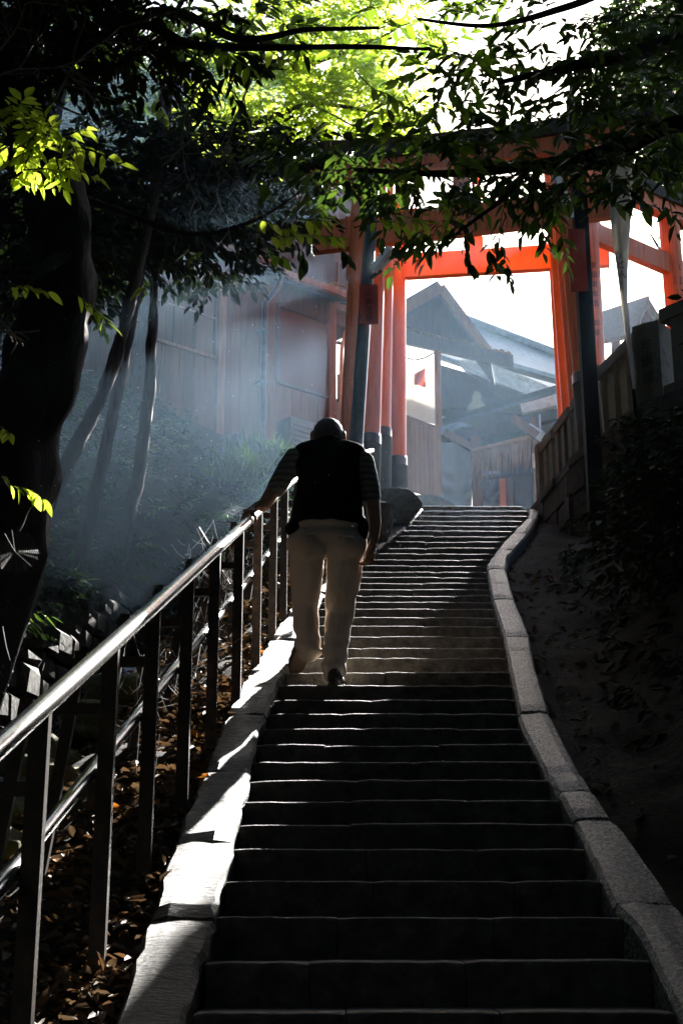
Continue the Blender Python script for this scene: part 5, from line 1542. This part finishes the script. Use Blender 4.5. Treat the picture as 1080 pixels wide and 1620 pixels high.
# fallen leaves
def litter(name, n, fpos, seed, size=(.03, .075), label=None, parent=None):
    r_ = np.random.default_rng(seed)
    Pn = fpos(r_, n)
    D = np.stack([r_.normal(0, 1, n), r_.normal(0, 1, n), r_.normal(.05, .25, n)], 1)
    Nn = np.stack([r_.normal(0, .5, n), r_.normal(0, .5, n), np.ones(n)], 1)
    L = r_.uniform(*size, n)
    V, F = leaf_arrays(Pn, D, Nn, L, L * r_.uniform(.35, .65, n), r_.uniform(-.3, .3))
    o = link_mesh(name, V, F, MT['litter'], parent)
    o['kind'] = 'stuff'
    if label: o['label'] = label
    return o
def pos_left(r_, n):
    Y = r_.uniform(2.2, 12.5, n); u = np.abs(r_.normal(.28, .30, n)); X = L_OUT(Y) - u
    return np.stack([X, Y, ground_z(X, Y) + .012 + .05 * r_.random(n) ** 2], 1)
litter('fallen_leaves', 9000, pos_left, 81, (.03, .08), 'brown and orange fallen leaves along the foot of the railing')
def pos_right(r_, n):
    Y = r_.uniform(3, 12, n); X = R_OUT(Y) + r_.uniform(.02, .8, n)
    return np.stack([X, Y, ground_z(X, Y) + .015], 1)
litter('bank_leaves', 500, pos_right, 82, (.04, .08), 'fallen leaves on the dark ground right of the kerb')
def pos_eave(r_, n):
    s = r_.uniform(se0 + .1, se1 - .05, n); o = r_.uniform(.05, .5, n)
    Pn = np.array([tuple(hpnt(a, zeave, b_)) for a, b_ in zip(s, o)])
    Pn[:, 2] += -.06 + (.50 - o) / .75 * .36 + .025 + .05 * r_.random(n)
    return Pn
litter('leaf_litter', 420, pos_eave, 83, (.03, .09), parent=house)
def pos_pent(r_, n):
    t = r_.uniform(0, 1, n); o = np.abs(r_.normal(0, .18, n))
    Pn = np.array([tuple(a_pent.lerp(b_pent, float(tt)) - e_n * float(oo) + Vector((0, 0, .0 + .36 * float(oo)))) for tt, oo in zip(t, o)])
    Pn[:, 2] += .03 * r_.random(n)
    return Pn
a_pent, b_pent = atk(600, 512, 18.6), atk(811, 560, 20.2)
litter('leaf_litter', 300, pos_pent, 84, (.05, .12), parent=hall)
# bright single leaves lying among the litter
for i, (x, y, D) in enumerate(((415, 985, 8.6), (418, 1006, 8.4), (342, 1140, 6.3), (315, 1080, 6.6), (375, 1065, 7.3), (255, 1190, 5.6), (236, 1095, 6.4), (312, 1190, 5.9), (95, 1265, 5.0), (165, 1140, 5.6))):
    p = atd(x, y, D); p.z = float(ground_z(p.x, p.y)) + .05
    V, F = leaf_arrays(np.array([p]), np.array([[rnd(-1, 1), rnd(-1, 1), .3]]), np.array([[0, -.6, 1.0]]), np.array([.085]), np.array([.055]), .2)
    tag(link_mesh('orange_leaf', V, F, MT['orange_leaf']), 'single bright orange fallen leaf among the litter under the railing', 'leaf', 'bright orange fallen leaves')
# ------------------------------------------------------------------ spider webs
def orb(c, r, tilt, seed, name, label, nr=16, ns=13, th=.0004, hole=.12, sect=(0, 360)):
    rs = random.Random(seed); c = Vector(c)
    e1 = Vector((math.cos(tilt), math.sin(tilt) , 0)); e2 = Vector((-.15 * math.sin(tilt), .15, 1)).normalized()
    k = MB()
    an = [math.radians(sect[0] + (sect[1] - sect[0]) * i / nr) + rs.uniform(-.05, .05) for i in range(nr + (0 if sect[1] - sect[0] == 360 else 1))]
    ends = [r * rs.uniform(.85, 1.25) for _ in an]
    f = lambda a, q: c + e1 * math.cos(a) * q + e2 * math.sin(a) * q
    for a, q in zip(an, ends): k.tube([c, f(a, q)], th, 3, False)
    m_ = len(an)
    for j in range(ns):
        q = r * (hole + (1 - hole) * (j + 1) / ns)
        for i in range(m_ if sect[1] - sect[0] == 360 else m_ - 1):
            a, b_ = an[i], an[(i + 1) % m_]
            p0, p1 = f(a, q), f(b_, q)
            k.tube([p0, (p0 + p1) / 2 + (c - (p0 + p1) / 2) * .04, p1], th, 3, False)
    return tag(k.build(name, MT['dim_web']), label, 'spider web', None)
orb(at(24, 872, 5.2), .088, .3, 1, 'spider_web', 'round spider web at the left edge above the handrail', 18, 11)
orb(at(88, 425, 6.3), .10, -.4, 2, 'spider_web', 'small spider web by the leaning trunk', 12, 8, .0007, .2, (20, 200))
def tangle(c, rx, rz, n, seed, label):
    rs = random.Random(seed); k = MB(); c = Vector(c)
    for i in range(n):
        a = c + Vector((rs.uniform(-1, 1) * rx, rs.uniform(-.12, .12), rs.uniform(-1, 1) * rz))
        b_ = a + Vector((rs.gauss(0, .5) * rx, rs.uniform(-.06, .06), rs.gauss(0, .6) * rz))
        m_ = (a + b_) / 2 - Vector((0, 0, (b_ - a).length * .08))
        k.tube([a, m_, b_], rs.uniform(.0006, .0013), 3, False)
    return tag(k.build('cobweb', MT['web']), label, 'cobweb')
for i, (x, y, D, rx, rz, n, lab) in enumerate(((360, 900, 7.5, .10, .14, 60, 'cobweb strung high between two railing posts near the hand'), (352, 1010, 7.3, .10, .16, 60, 'cobweb tangle low between the middle railing posts'),
        (392, 905, 8.3, .08, .16, 55, 'cobweb between the posts beside the man'), (425, 880, 9.0, .06, .14, 45, 'cobweb behind the man near his hip'), (310, 1075, 6.4, .10, .12, 45, 'cobweb over the litter below the lower rail'), (275, 1100, 5.9, .08, .16, 40, 'cobweb strands beside the slanted brace'), (60, 1090, 4.6, .03, .12, 14, 'thin slanting silk strands above the near handrail'))):
    p = atd(x, y, D); tangle(p - Vector((.12, 0, 0)), rx, rz, n, 20 + i, lab)
# dust drifting in the light
k = MB(); rs = random.Random(9)
for i in range(150):
    x, y = rs.uniform(20, 860), rs.uniform(480, 1000)
    if rs.random() < .5: x, y = rs.gauss(420, 170), rs.gauss(720, 110)
    D = rs.uniform(5.5, 12)
    k.ico(atd(x, y, D), rs.uniform(.0012, .0026), 1)
tag(k.build('drifting_dust', MT['web']), 'bright specks of dust drifting in the light', kind='stuff')

# ------------------------------------------------------------------ air
sm = MB(); sm.ico((.6, 16.0, 9.6), 1.0, 4, (3.6, 6.0, 5.0))
smoke = sm.build('smoke', None, None, True, loc=(.6, 16.0, 9.6))
tag(smoke, 'pale smoke hanging before the gates and the wooden house', kind='stuff')
sm2 = MB(); sm2.ico((2.2, 25.0, 11.0), 1.0, 4, (5.0, 6.5, 5.0))
smoke2 = sm2.build('smoke', None, None, True, loc=(2.2, 25.0, 11.0))
tag(smoke2, 'denser pale smoke drifting beyond the gates', kind='stuff')
sm3 = MB(); sm3.ico((-1.75, 10.9, 6.7), 1.0, 4, (1.65, 3.7, 3.0))  # smoke patch shaped and placed so sunlight glows over the slope
smoke3 = sm3.build('smoke', None, None, True, loc=(-1.75, 10.9, 6.7))
tag(smoke3, 'low smoke added on the slope to show the sun as a glow', kind='stuff')
sm4 = MB(); sm4.ico((-2.9, 12.2, 11.3), 1.0, 4, (2.7, 4.2, 1.7))  # smoke patch added to catch the light passing above the gates
smoke4 = sm4.build('smoke', None, None, True, loc=(-2.9, 12.2, 11.3))
tag(smoke4, 'smoke added at the upper left to show the sun shaft', kind='stuff')
def air(name, dens):
    m = bpy.data.materials.new(name); m.use_nodes = True
    nt = m.node_tree; nt.nodes.clear()
    o_ = nt.nodes.new('ShaderNodeOutputMaterial'); pv = nt.nodes.new('ShaderNodeVolumePrincipled')
    pv.inputs['Color'].default_value = (.48, .73, 1.0, 1)
    pv.inputs['Density'].default_value = dens
    pv.inputs['Anisotropy'].default_value = HAZE_ANISOTROPY
    nt.links.new(pv.outputs[0], o_.inputs['Volume'])
    return m
smoke.data.materials.append(air('smoke', SMOKE_DENSITY))
smoke4.data.materials.append(air('smoke_high', SMOKE_DENSITY * 9))
smoke3.data.materials.append(air('smoke_low', SMOKE_DENSITY * 9))
smoke2.data.materials.append(air('smoke_beyond', SMOKE_DENSITY * .35))
hz = MB()
hz.box((-60, -40, -16), (60, 100, 46))
haze = hz.build('haze', None, None, loc=(0, 0, 0))
tag(haze, 'thin smoky haze filling the air', kind='stuff')
haze.data.materials.append(air('haze', HAZE_DENSITY))
